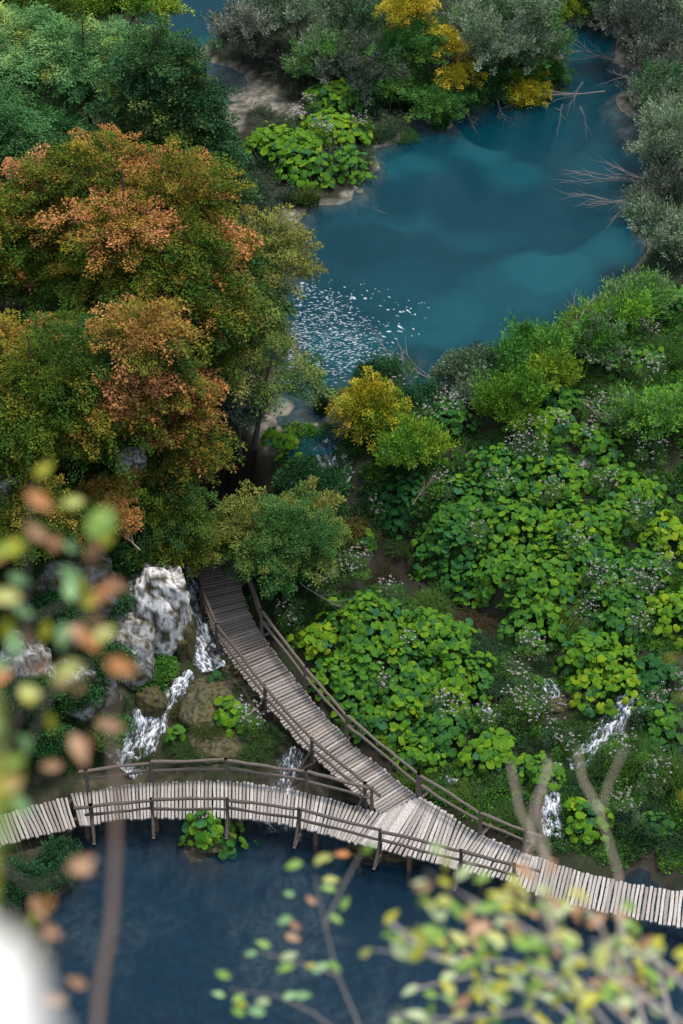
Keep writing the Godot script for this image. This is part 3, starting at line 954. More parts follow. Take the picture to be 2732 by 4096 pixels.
# a crown of leafy boughs: clumps inside an ellipsoid, each with sprays on its upper and outer side
func crown(root: Node3D, kind: String, centre: Vector3, r: Vector3, clumps: int, per: int, palette: Array, seed_: int, lay := 0.5, called := "crown", cone := 0.0) -> Array:
	rng.seed = seed_
	var sets: Array = sprays[kind]
	var spots := []
	var tints := []
	for s in sets:
		spots.append([])
		tints.append([])
	var boughs := []
	var lobes := []
	for k in 4 + int(r.x * 1.8): lobes.append([ball() * Vector3(0.9, 0.7, 0.9), rng.randf_range(0.25, 0.5), rng.randf_range(-0.34, 0.34)])
	for k in clumps:
		var p := ball()
		p = p.normalized() * pow(p.length(), 0.45) * 0.85
		var lobe: Array = lobes[k % lobes.size()]
		if cone == 0.0: p = (lobe[0] as Vector3) + p * float(lobe[1])
		if p.y < -0.55: p.y *= 0.5
		var squeeze := 1.0 - cone * clampf(p.y * 0.5 + 0.5, 0, 1)
		var c := centre + Vector3(p.x * r.x * squeeze, p.y * r.y, p.z * r.z * squeeze)
		boughs.append(c)
		var size := rng.randf_range(0.1, 0.21) * (r.x + r.z) * (1.0 - cone * 0.5 * clampf(p.y, 0, 1)) + 0.12
		var world := root.position + c
		var tone := 0.5 + noise.get_noise_3d(world.x * 1.3, world.y * 1.3, world.z * 1.3 + seed_) * 1.1 + rng.randf_range(-0.18, 0.18) + float(lobe[2])
		for q in per:
			var d := ball().normalized()
			if d.y < -0.35: d.y = -d.y * 0.6
			var out := (d + p * 0.7).normalized()
			var spot := c + d * Vector3(size, size * lay, size) * rng.randf_range(0.35, 1.0 if q % 5 else 1.5)
			var fwd := Vector3(out.x, out.y * 0.35 + rng.randf_range(-0.3, 0.2), out.z).normalized()
			var up := (Vector3.UP + out * (1.0 if kind == "willow" or kind == "herb" or kind == "ivy" else 0.35) + rv() * 0.3).normalized()
			if kind == "willow" or kind == "herb": fwd = Vector3(rng.randf_range(-1, 1), 0, rng.randf_range(-1, 1)).normalized(); fwd = (fwd - up * fwd.dot(up)).normalized()
			var sd := fwd.cross(up).normalized()
			var sc := rng.randf_range(0.55, 1.3)
			var i := rng.randi() % sets.size()
			spots[i].append(Transform3D(Basis(fwd, sd.cross(fwd), sd) * sc, spot))
			var col := pick(palette, tone + rng.randf_range(-0.28, 0.28))
			var lum := rng.randf_range(0.85, 1.6) * (1.3 if kind == "willow" or kind == "ash" else 1.0)
			tints[i].append(Color(col.r * lum, col.g * lum, col.b * lum))
	var first: Node = null
	for i in sets.size():
		if spots[i].size() == 0: continue
		var m := many(called if first == null else "foliage", sets[i], M.leaf, root if first == null else first, spots[i], tints[i])
		if first == null: first = m
	return boughs

func limbs(root: Node3D, lean: Vector3, h: float, r: float, boughs: Array, seed_: int, n := 9) -> void:
	rng.seed = seed_ + 3
	var b := MB.new()
	var pts := []
	var rad := []
	for k in 9:
		var t := k / 8.0
		pts.append(Vector3(lean.x * t, h * t - 0.3, lean.z * t) + rv() * 0.08 * t * h / 8.0)
		rad.append(r * (1.15 - t))
	b.tube(pts, rad, 8)
	for k in mini(n, boughs.size()):
		var e: Vector3 = boughs[k]
		var s := clampf((e.y - e.length() * 0.25) / h, 0.15, 0.85)
		var i := int(s * 8)
		var a: Vector3 = (pts[i] as Vector3).lerp(pts[mini(i + 1, 8)], s * 8 - i)
		var mid := a.lerp(e, 0.5) + Vector3.UP * 0.2 + rv() * 0.2
		b.tube([a, mid, e, e + (e - mid) * 0.3], [r * 0.4 * (1.1 - s), r * 0.25, r * 0.14, r * 0.04], 5)
	part("trunk", b.commit(), M.bark, root)

const OUTLINE := [[1180, 1840], [1330, 1812], [1400, 1700], [1500, 1620], [1800, 1570], [2100, 1470], [2350, 1320], [2560, 1190], [2790, 1130], [2790, -190], [350, -190], [500, 500], [900, 800], [1000, 1000], [950, 1400], [960, 1600], [1000, 1780]]
const ORANGE := [Color(0.03, 0.07, 0.012), Color(0.055, 0.095, 0.012), Color(0.085, 0.115, 0.014), Color(0.16, 0.14, 0.02), Color(0.27, 0.15, 0.035), Color(0.36, 0.16, 0.055), Color(0.4, 0.18, 0.08)]
const MIXED := [Color(0.022, 0.065, 0.016), Color(0.04, 0.085, 0.015), Color(0.075, 0.11, 0.016), Color(0.16, 0.13, 0.02), Color(0.3, 0.15, 0.05)]
const DEEP := [Color(0.02, 0.065, 0.028), Color(0.03, 0.085, 0.035), Color(0.05, 0.11, 0.03), Color(0.09, 0.13, 0.03)]
const LAKESIDE := [Color(0.025, 0.08, 0.03), Color(0.045, 0.12, 0.035), Color(0.075, 0.15, 0.035), Color(0.16, 0.17, 0.04)]
const ASH := [Color(0.02, 0.07, 0.026), Color(0.05, 0.13, 0.045), Color(0.11, 0.22, 0.08), Color(0.17, 0.23, 0.05)]
const LIME := [Color(0.05, 0.13, 0.015), Color(0.09, 0.18, 0.018), Color(0.17, 0.25, 0.025)]
const YELLOW := [Color(0.12, 0.16, 0.013), Color(0.33, 0.28, 0.022), Color(0.5, 0.37, 0.035)]
const GREYGREEN := [Color(0.05, 0.09, 0.055), Color(0.1, 0.15, 0.09), Color(0.19, 0.24, 0.17), Color(0.09, 0.17, 0.07)]
const GREYDARK := [Color(0.04, 0.055, 0.045), Color(0.09, 0.11, 0.085), Color(0.17, 0.18, 0.15)]
const GREEN := [Color(0.025, 0.085, 0.025), Color(0.045, 0.13, 0.03), Color(0.08, 0.18, 0.035)]
const BRIGHT := [Color(0.05, 0.15, 0.02), Color(0.09, 0.22, 0.025), Color(0.15, 0.27, 0.035)]

func tree(called: String, label: String, spot: Array, height: float, centre_h: float, r: Vector3, kind: String, palette: Array, clumps: int, per: int, lean: Vector3, group: String, seed_: int, cone := 0.0, lay := 0.5) -> void:
	var base := hit(spot[0], spot[1])
	var root := thing(called, label, "tree" if called.ends_with("tree") else "shrub", base, group)
	var boughs := crown(root, kind, Vector3(lean.x * 0.7, centre_h, lean.z * 0.7), r, clumps, per, palette, seed_, lay, "crown", cone)
	limbs(root, lean, height, 0.019 * height + 0.02 if called.ends_with("tree") else 0.05, boughs, seed_)

func build_trees() -> void:
	var g := "trees on the left slope"
	var n := Vector3.ZERO
	tree("hornbeam_tree", "large orange and green tree in the middle of the left slope", [560, 1540], 10.5, 7.0, Vector3(3.7, 4.2, 3.2), "beech", ORANGE, 78, 23, n, g, 101)
	tree("hornbeam_tree", "copper tinted tree cut by the left edge beside the large orange one", [-20, 1390], 8.0, 5.6, Vector3(2.3, 3.0, 2.2), "beech", ORANGE, 44, 20, n, g, 102)
	tree("hornbeam_tree", "low orange tree at left above the blurred leaves", [190, 2030], 8.0, 5.4, Vector3(3.1, 3.4, 2.8), "beech", ORANGE, 68, 21, n, g, 103)
	tree("hornbeam_tree", "green and rust tree above the white rock face", [690, 2120], 7.6, 5.0, Vector3(2.3, 3.1, 2.2), "beech", MIXED, 64, 21, Vector3(0.3, 0, 0.3), g, 104)
	tree("hornbeam_tree", "tall dark green tree with a narrow grey top", [720, 1130], 12.5, 6.6, Vector3(3.8, 6.3, 3.0), "beech", DEEP, 78, 23, Vector3(-0.5, 0, 0), g, 105, 0.85)
	tree("hornbeam_tree", "green lakeside tree leaning over the foam flecks", [850, 1500], 7.6, 4.8, Vector3(2.3, 3.3, 2.2), "beech", LAKESIDE, 51, 20, Vector3(2.0, 0, 0.2), g, 106)
	tree("hornbeam_tree", "thin pale green tree over the ripples at the lake outlet", [1010, 1790], 5.5, 3.6, Vector3(1.7, 2.2, 1.4), "beech", LAKESIDE, 14, 6, Vector3(1.0, 0, 0), g, 107)
	tree("hornbeam_tree", "dark green tree below the copper one at the left edge", [330, 1290], 8.0, 5.0, Vector3(2.4, 2.6, 2.0), "beech", MIXED, 44, 20, n, g, 108)
	tree("hornbeam_tree", "rusty tree between the large orange tree and the lakeside tree", [770, 1760], 7.5, 5.0, Vector3(1.7, 2.6, 1.7), "beech", MIXED, 44, 20, n, g, 117)
	tree("hornbeam_tree", "green gold tree filling the slope under the large orange crown", [470, 1830], 7.0, 4.6, Vector3(2.6, 2.4, 2.0), "beech", MIXED, 47, 20, n, g, 118)
	tree("ash_tree", "blue green ash with drooping leaves in the top left", [370, 640], 7.4, 4.7, Vector3(2.7, 3.0, 2.3), "ash", ASH, 57, 20, n, g, 109)
	tree("ash_tree", "pale green ash at the upper left edge", [40, 560], 7.0, 4.6, Vector3(2.1, 2.6, 2.0), "ash", [ASH[1], ASH[2], ASH[3]], 44, 19, n, g, 110)
	tree("ash_tree", "small teal green ash between the ash trees and orange trees", [240, 790], 4.2, 2.6, Vector3(1.7, 1.5, 1.5), "ash", [ASH[0], ASH[1], ASH[1]], 30, 17, n, g, 111)
	tree("ash_tree", "dark leafy tree below the pale ash at the left edge", [-10, 800], 5.5, 3.4, Vector3(1.8, 1.8, 1.5), "ash", [ASH[0], ASH[1]], 30, 17, n, g, 119)
	tree("maple_tree", "yellow green maple against the blue water at the top", [500, 330], 6.0, 4.2, Vector3(2.0, 1.6, 1.6), "beech", LIME, 34, 17, n, g, 112)
	tree("maple_tree", "olive brown tree behind the ash at the top left", [190, 330], 6.0, 4.0, Vector3(2.4, 1.5, 1.6), "beech", [MIXED[1], MIXED[2], LIME[0]], 34, 16, n, g, 120)
	tree("hornbeam_tree", "yellow tinged fine leaved tree beside the narrow grey top", [570, 560], 6.0, 3.9, Vector3(1.4, 2.2, 1.3), "small", [MIXED[1], MIXED[2], LIME[0]], 34, 20, n, g, 113)
	tree("hornbeam_tree", "round green tree overhanging the brown walkway", [1150, 2330], 3.6, 2.5, Vector3(2.35, 1.5, 1.7), "small", [GREEN[0], LAKESIDE[1], LAKESIDE[2], LAKESIDE[3]], 68, 23, Vector3(-0.3, 0, 0), g, 114)
	tree("hornbeam_tree", "brown leaved tree hanging over the top of the cascade", [700, 2300], 3.6, 2.3, Vector3(1.2, 1.9, 1.0), "small", [DEEP[1], MIXED[1], MIXED[2], MIXED[3]], 37, 17, n, g, 115)
	tree("spruce_tree", "dim spruce tip drooping beside the pale outlet", [960, 1820], 4.0, 2.4, Vector3(0.7, 1.5, 0.7), "willow", [GREYDARK[0], GREYDARK[1], DEEP[0]], 20, 13, n, g, 116)

func build_shrubs() -> void:
	var g := "shrubs around the lakes"
	# name, label, chart foot x, y, radius, height of crown, leaf kind, palette, clumps, per
	var i := 0
	for s in [
		["willow_shrub", "grey willow at the left end of the far peninsula", 1010, 280, 1.7, 1.9, "willow", GREYDARK, 22, 26],
		["willow_shrub", "grey green willow beside the blue channel at the top", 1190, 210, 1.9, 2.2, "willow", GREYGREEN, 24, 26],
		["willow_shrub", "dim willow in the top centre left of the yellow tree", 1400, 220, 2.1, 2.4, "willow", [GREYGREEN[0], GREYGREEN[1], DEEP[1]], 26, 26],
		["willow_shrub", "light green willow above the peninsula butterbur", 1310, 330, 1.4, 1.2, "willow", [GREYGREEN[1], BRIGHT[0], GREYGREEN[2]], 18, 24],
		["willow_shrub", "dark willow mass behind the yellow saplings", 1480, 380, 1.5, 1.5, "willow", GREYDARK, 20, 24],
		["willow_shrub", "large silver green willow at the top centre", 1900, 290, 2.6, 2.9, "willow", GREYGREEN, 36, 30],
		["willow_shrub", "silver willow hanging over the upper lake", 2090, 290, 2.2, 2.5, "willow", [GREYGREEN[0], GREYGREEN[1], GREEN[1]], 30, 28],
		["willow_shrub", "green willow in front of the yellow tree", 1640, 350, 1.4, 1.7, "small", GREEN, 20, 26],
		["willow_shrub", "low dark green shrub on the far shore", 1960, 420, 1.4, 0.9, "small", [DEEP[0], GREEN[0], GREEN[1]], 18, 26],
		["willow_shrub", "grassy green shrub at the tip of the far shore", 2140, 380, 1.0, 0.8, "small", GREEN, 14, 24],
		["yellow_shrub", "golden birch rising at the top centre", 1650, 300, 1.1, 3.4, "small", YELLOW, 16, 26],
		["yellow_shrub", "bright yellow sapling over the lake edge", 1800, 440, 1.0, 2.1, "small", YELLOW, 13, 24],
		["yellow_shrub", "yellow green twig shrub dipping to the water", 2120, 410, 0.6, 0.7, "small", [LIME[1], YELLOW[0], YELLOW[1]], 8, 20],
		["yellow_shrub", "lime shrub at the top edge right of the willow", 2240, 90, 1.3, 1.5, "small", [LIME[0], LIME[1], YELLOW[0]], 16, 26],
		["green_shrub", "small green shrub under the golden birch", 1560, 450, 1.0, 1.0, "small", GREEN, 12, 24],
		["green_shrub", "bushy green shrub on the peninsula end", 1720, 470, 1.1, 0.8, "small", GREEN, 14, 24],
		["willow_shrub", "grey willow across the inlet on the right bank", 2520, 250, 2.1, 1.7, "willow", GREYDARK, 24, 26],
		["willow_shrub", "pale grey willow in the top right corner", 2660, 100, 1.8, 1.8, "willow", GREYGREEN, 22, 26],
		["willow_shrub", "dark grey bush over the log on the right bank", 2650, 350, 1.8, 1.5, "willow", GREYDARK, 20, 26],
		["willow_shrub", "green grey willow midway down the right edge", 2670, 510, 1.8, 1.7, "willow", [GREYGREEN[0], GREEN[0], GREYGREEN[1]], 22, 26],
		["willow_shrub", "mint green willow above the bare bough", 2680, 680, 1.6, 1.5, "willow", [GREYGREEN[1], GREYGREEN[2], GREEN[1]], 20, 26],
		["willow_shrub", "grey green bush below the bare bough on the right", 2690, 1060, 1.5, 1.7, "willow", GREYGREEN, 18, 26],
		["willow_shrub", "low grey twiggy bush on the right bank waterline", 2600, 440, 1.0, 0.6, "willow", GREYDARK, 14, 22],
		["willow_shrub", "dull bush at the waterline below the mint green willow", 2640, 860, 1.0, 0.7, "willow", [GREYDARK[0], GREYDARK[1], GREYGREEN[0]], 14, 22],
		["green_shrub", "dark green plant group at the top of the inlet", 2440, 60, 1.0, 0.8, "ash", [DEEP[0], GREEN[0], GREEN[1]], 12, 22],
		["yellow_shrub", "golden yellow bush on the left end of the barrier", 1490, 1730, 0.65, 1.0, "small", [LIME[0], YELLOW[0], YELLOW[1], YELLOW[2]], 20, 24],
		["green_shrub", "lime green willow in front of the golden bush", 1660, 1890, 1.15, 1.1, "willow", [GREEN[1], LIME[0], LIME[1], LIME[2]], 24, 24],
		["green_shrub", "feathery lime bush beside pink flowers on the crest", 2020, 1690, 1.0, 0.9, "willow", [LIME[0], LIME[1], LIME[0]], 16, 24],
		["yellow_shrub", "small yellow green bush at the root of the dead sapling", 2200, 1580, 0.75, 0.8, "willow", [LIME[1], LIME[2]], 12, 22],
		["green_shrub", "deep green leafy bush on the lake crest", 2140, 1520, 1.1, 1.0, "willow", [GREEN[1], BRIGHT[0], GREEN[2]], 18, 24],
		["green_shrub", "large soft green bush at the bend of the shore", 2420, 1420, 1.6, 1.4, "willow", [GREYGREEN[1], BRIGHT[0], BRIGHT[1], LIME[1]], 28, 26],
		["green_shrub", "pale green bush at the right shore point", 2540, 1300, 1.0, 0.9, "willow", [GREYGREEN[1], BRIGHT[1]], 14, 24],
		["green_shrub", "dim green bush at the right edge below the crest", 2620, 1740, 1.3, 0.7, "willow", [GREYGREEN[1], GREEN[2], BRIGHT[1]], 18, 24],
		["green_shrub", "low green thicket along the shore of the barrier", 1900, 1560, 1.2, 0.6, "herb", [GREYGREEN[0], GREEN[0], GREYGREEN[1]], 14, 22],
		["green_shrub", "low thicket beside the dead branches at the crest", 1480, 1590, 1.0, 0.6, "herb", [DEEP[0], GREEN[0]], 12, 22],
		["green_shrub", "dull green thicket behind the golden bush", 1600, 1610, 1.2, 0.5, "herb", [DEEP[0], GREEN[0], GREYGREEN[1]], 12, 22],
		["green_shrub", "dark shrub under the green tree by the lake fall", 1230, 2000, 0.9, 0.7, "herb", [DEEP[0], GREEN[0], GREYGREEN[0]], 12, 20],
		["cliff_shrub", "dark evergreen bush on top of the cliff", 570, 2220, 0.9, 0.8, "ivy", [DEEP[0], DEEP[1], GREEN[0]], 14, 24],
		["cliff_shrub", "green shrub below the blurred yellow leaves", 430, 2330, 0.9, 0.7, "ivy", [DEEP[0], GREEN[0], GREEN[1]], 14, 24],
		["cliff_shrub", "ivy clinging to the top of the white rock face", 600, 2420, 0.8, 0.5, "ivy", [DEEP[1], GREEN[0], GREEN[1]], 10, 22],
		["cliff_shrub", "ivy mat left of the white rock face", 440, 2520, 0.8, 0.8, "ivy", [DEEP[0], DEEP[1], GREEN[0]], 12, 22],
		["cliff_shrub", "leafy mat on the grey rock shoulder", 430, 2700, 0.9, 0.6, "ivy", [DEEP[1], GREEN[0], GREEN[1]], 12, 22],
		["cliff_shrub", "shaded ivy in the middle of the left cliff", 220, 2560, 1.1, 0.8, "ivy", [DEEP[0], DEEP[0], GREEN[0]], 14, 22],
		["cliff_shrub", "trailing green shrub at the cliff foot", 330, 2870, 1.0, 0.6, "ivy", [DEEP[0], GREEN[0], GREEN[1]], 14, 22],
		["cliff_shrub", "ivy covered ledge at the far left of the cliff", 80, 2880, 1.1, 0.9, "ivy", [DEEP[0], GREEN[0], GREEN[0]], 14, 22],
		["cliff_shrub", "hanging shrub above the left end of the walkway", 150, 3050, 1.0, 0.8, "ivy", [DEEP[0], DEEP[1], GREEN[0]], 14, 22],
		["cliff_shrub", "bright green plant at the foot of the white rock", 640, 2720, 0.6, 0.4, "ivy", [GREEN[1], BRIGHT[0], GREEN[2]], 10, 22],
		["cliff_shrub", "small leafy plant on the orange mossed stone", 600, 2790, 0.35, 0.3, "ivy", [GREEN[1], BRIGHT[0]], 6, 16],
		["cliff_shrub", "leafy tuft between cliff foot and cascade", 440, 2960, 0.5, 0.4, "ivy", [DEEP[1], GREEN[1]], 8, 18],
		["cliff_shrub", "rust and green bramble under the low orange tree", 330, 2130, 1.4, 0.8, "small", MIXED, 18, 24],
		["cliff_shrub", "yellow specked bramble at the left above the cliff", 60, 2180, 1.3, 0.8, "small", MIXED, 18, 24],
		["cliff_shrub", "dark bramble right of the grey boulder", 640, 2060, 1.2, 0.7, "small", [DEEP[0], MIXED[1], MIXED[2]], 16, 24],
		["bank_shrub", "dim plants on the pool bank below the left walkway", 110, 3560, 0.9, 0.5, "herb", [DEEP[0], GREEN[0]], 10, 18],
		["bank_shrub", "dark water weeds at the lower left bank", 250, 3480, 0.7, 0.3, "herb", [DEEP[0], DEEP[1]], 8, 14],
	]:
		i += 1
		tree(s[0], s[1], [s[2], s[3]], s[5] * 1.3, s[5], Vector3(s[4] * 1.12, s[5] * 0.95, s[4]), s[6], s[7], int(s[8] * 1.15), int(s[9] * 0.6), Vector3.ZERO, g, 200 + i, 0.0, 0.8)

# ---------------------------------------------------------------- butterbur
var burr_mats := []

func build_butterbur() -> void:
	for c in [Color(0.018, 0.075, 0.022), Color(0.028, 0.1, 0.02), Color(0.045, 0.135, 0.017), Color(0.068, 0.165, 0.013), Color(0.1, 0.2, 0.012), Color(0.16, 0.24, 0.012), Color(0.03, 0.105, 0.04)]:
		var m := mat(c, 0.5, true)
		m.backlight_enabled = true
		m.backlight = Color(0.35, 0.4, 0.15)
		m.metallic_specular = 0.15
		burr_mats.append(m)
	var i := 0
	# chart x, y, radii across and in depth (m), tones from..to, leaf size, label
	for p in [
		[1270, 2600, 0.9, 0.8, 4, 5, 1.15, "yellow green butterbur leaning on the brown walkway railing"],
		[1460, 2520, 1.6, 1.3, 2, 4, 1.0, "butterbur patch at the top of the mound by the brown walkway"],
		[1720, 2560, 1.5, 1.4, 2, 4, 1.0, "butterbur crest of the mound beside the dark gully"],
		[1430, 2740, 1.2, 1.2, 2, 3, 1.0, "mid green butterbur halfway along the right railing"],
		[1640, 2750, 1.4, 1.3, 1, 4, 1.0, "wide butterbur patch in the middle of the mound"],
		[1850, 2760, 1.2, 1.2, 2, 4, 1.0, "butterbur edge above the small open water"],
		[1580, 2920, 1.0, 0.9, 2, 4, 1.0, "butterbur filling the bend of the right railing"],
		[1760, 2960, 1.1, 0.9, 1, 3, 1.0, "shaded butterbur behind the flowering clump near the railing"],
		[1960, 3030, 1.1, 0.9, 3, 4, 1.05, "bright butterbur above the junction of the walkways"],
		[1330, 2740, 0.7, 0.7, 2, 4, 1.0, "butterbur pressed against the middle of the right railing"],
		[1480, 2920, 0.8, 0.7, 1, 3, 1.0, "low butterbur under the right railing before the junction"],
		[1680, 3080, 0.8, 0.6, 2, 4, 1.0, "butterbur at the railing post by the junction"],
		[2150, 3130, 0.8, 0.7, 2, 4, 1.0, "butterbur left of the double fall"],
		[1830, 2080, 1.6, 1.3, 1, 3, 1.0, "butterbur below the lime green willow"],
		[2060, 2150, 1.7, 1.5, 2, 4, 1.0, "butterbur slope in the centre right"],
		[1800, 2240, 1.3, 1.1, 1, 2, 1.0, "dark butterbur overhanging the shaded gully"],
		[1980, 2320, 1.4, 1.0, 2, 3, 1.0, "butterbur lip above the dark hollow"],
		[2220, 2350, 1.5, 1.3, 2, 4, 1.0, "rounded butterbur mound in the middle of the right slope"],
		[2130, 2520, 1.2, 1.0, 2, 3, 1.0, "butterbur bulging over the grass of the gully"],
		[2340, 2640, 1.1, 1.0, 2, 4, 1.0, "butterbur above the round yellow green mound"],
		[2420, 2760, 1.3, 1.1, 3, 5, 1.05, "round yellow green butterbur mound beside the white stream"],
		[2640, 2760, 1.0, 0.9, 0, 1, 1.1, "blue green butterbur right of the white stream"],
		[2480, 2460, 1.3, 1.2, 1, 3, 1.0, "butterbur among flowers on the right slope"],
		[2680, 2480, 1.0, 1.0, 3, 5, 1.1, "yellowish butterbur at the right edge lower down"],
		[2660, 2180, 1.1, 0.9, 4, 5, 1.15, "lime yellow butterbur at the right edge"],
		[2320, 2170, 1.4, 1.2, 2, 4, 1.0, "butterbur right of centre below the bare stone"],
		[2520, 2020, 1.4, 1.1, 2, 4, 1.0, "butterbur patch near the right edge under the crest"],
		[2220, 1960, 1.2, 1.0, 2, 4, 1.0, "butterbur left of the bare grey stone"],
		[2020, 1930, 1.2, 1.0, 1, 3, 1.0, "butterbur below the feathery lime bush"],
		[2180, 1740, 1.3, 0.9, 3, 4, 1.0, "flat bright butterbur on the crest"],
		[2400, 1820, 1.1, 0.8, 2, 3, 1.0, "butterbur under the fallen branches"],
		[2660, 1640, 1.0, 0.8, 3, 4, 1.0, "sunny butterbur at the right edge of the crest"],
		[2650, 1230, 1.1, 0.7, 2, 3, 1.0, "butterbur on the right shore point"],
		[2560, 1480, 1.2, 0.8, 1, 3, 0.9, "butterbur mixed with grass behind the soft green bush"],
		[2250, 1640, 1.0, 0.7, 1, 3, 0.9, "small butterbur patch near the dead sapling"],
		[1790, 1720, 1.1, 0.8, 1, 2, 0.9, "butterbur behind the pink flowers at the lake crest"],
		[1590, 2080, 1.0, 0.8, 0, 1, 1.1, "dark butterbur below the golden bush"],
		[1460, 2190, 0.45, 0.4, 2, 3, 1.1, "lone butterbur tuft on the brown grass"],
		[1120, 1770, 0.6, 0.5, 3, 4, 1.1, "butterbur on the pale outlet bank"],
		[1180, 1910, 0.7, 0.5, 3, 4, 1.1, "butterbur beside the small lake fall"],
		[1130, 2380, 0.9, 0.7, 0, 2, 1.15, "dark butterbur under the round green tree"],
		[1160, 620, 1.5, 1.2, 3, 4, 1.15, "butterbur on the near side of the peninsula"],
		[1340, 560, 1.7, 1.3, 3, 5, 1.15, "sunlit butterbur mass on the peninsula"],
		[1330, 430, 1.6, 1.1, 2, 4, 1.1, "butterbur at the top of the peninsula"],
		[1230, 720, 1.3, 0.9, 2, 4, 1.15, "butterbur low on the peninsula above the marl shore"],
		[1060, 600, 1.0, 0.9, 3, 4, 1.1, "butterbur beside the pale mud flat"],
		[1400, 680, 1.0, 0.8, 2, 3, 1.1, "butterbur hanging to the lake at the peninsula"],
		[830, 3355, 0.95, 0.75, 2, 4, 1.15, "butterbur island at the pool side of the lower walkway"],
		[930, 2900, 0.55, 0.6, 3, 4, 1.2, "butterbur beside the flowers between the walkways"],
		[870, 2760, 0.35, 0.3, 0, 1, 1.2, "small blue green butterbur on the wet brown rock"],
		[710, 2960, 0.25, 0.2, 2, 3, 1.0, "tiny butterbur on the grassy tufa mound"],
		[2340, 3340, 0.7, 0.8, 3, 4, 1.15, "butterbur above the right end of the boardwalk"],
		[2660, 2950, 0.9, 0.8, 1, 3, 1.1, "butterbur above the arching sedge at the right"],
		[2620, 3330, 0.8, 0.5, 1, 2, 1.0, "dim butterbur near the lower right bank"],
		[2380, 2280, 1.0, 0.8, 1, 3, 1.0, "butterbur pocket between flowers on the right slope"],
		[2580, 2300, 1.1, 0.9, 1, 3, 1.0, "butterbur behind flowers by the right edge"],
		[1960, 2040, 1.2, 0.9, 1, 3, 1.0, "butterbur under the centre right flowers"],
		[2440, 2120, 1.1, 0.8, 2, 4, 1.0, "butterbur strip below the bare grey stone"],
	]:
		i += 1
		rng.seed = 3000 + i
		var c := hit(p[0], p[1])
		var root := thing("butterbur", p[7], "plant", c, "butterbur patches")
		var area: float = PI * p[2] * p[3]
		var n := mini(295, int(area * 46.0 / (p[6] * p[6])) + 6)
		for k in n:
			var an := k * 2.39996 + rng.randf_range(-0.5, 0.5)
			var rr := sqrt((k + 0.5) / n)
			var reach := 1.0 + 0.9 * noise.get_noise_3d(cos(an) * 2.2, sin(an) * 2.2, i * 7.0) + (rng.randf_range(0.0, 0.35) if k % 9 == 0 else 0.0)
			var q := Vector3(cos(an) * rr * p[2] * reach, 0, sin(an) * rr * p[3] * reach) + Vector3(rng.randf_range(-0.12, 0.12), 0, rng.randf_range(-0.12, 0.12))
			var g := ground(c.x + q.x, c.z + q.z) - c.y
			var dome := (0.75 if area > 1.5 else 0.35) * sqrt(maxf(0.0, 1.02 - rr * rr)) + 0.15
			q.y = g + dome + rng.randf_range(-0.22, 0.12) + fine.get_noise_2d((c.x + q.x) * 0.7, (c.z + q.z) * 0.7) * 0.35
			var out := Vector3(cos(an) * rr, 0, sin(an) * rr)
			var up := (Vector3.UP * 1.0 + out * 0.75 + Vector3(0, 0, 0.25) + rv() * 0.4).normalized()
			var fwd := (out + rv() * 0.6 + Vector3(0, 0, 0.3))
			fwd = (fwd - up * fwd.dot(up)).normalized()
			var size: float = p[6] * rng.randf_range(0.09, 0.205)
			var tone := clampi(roundi(lerpf(p[4], p[5], rng.randf()) + rng.randf_range(-1.4, 0.7)), 0, 5)
			if rng.randf() < 0.08: tone = 6
			part("leaf", butterbur[rng.randi() % 6], burr_mats[tone], root, Transform3D(Basis(-fwd, up, up.cross(fwd)) * size, q))

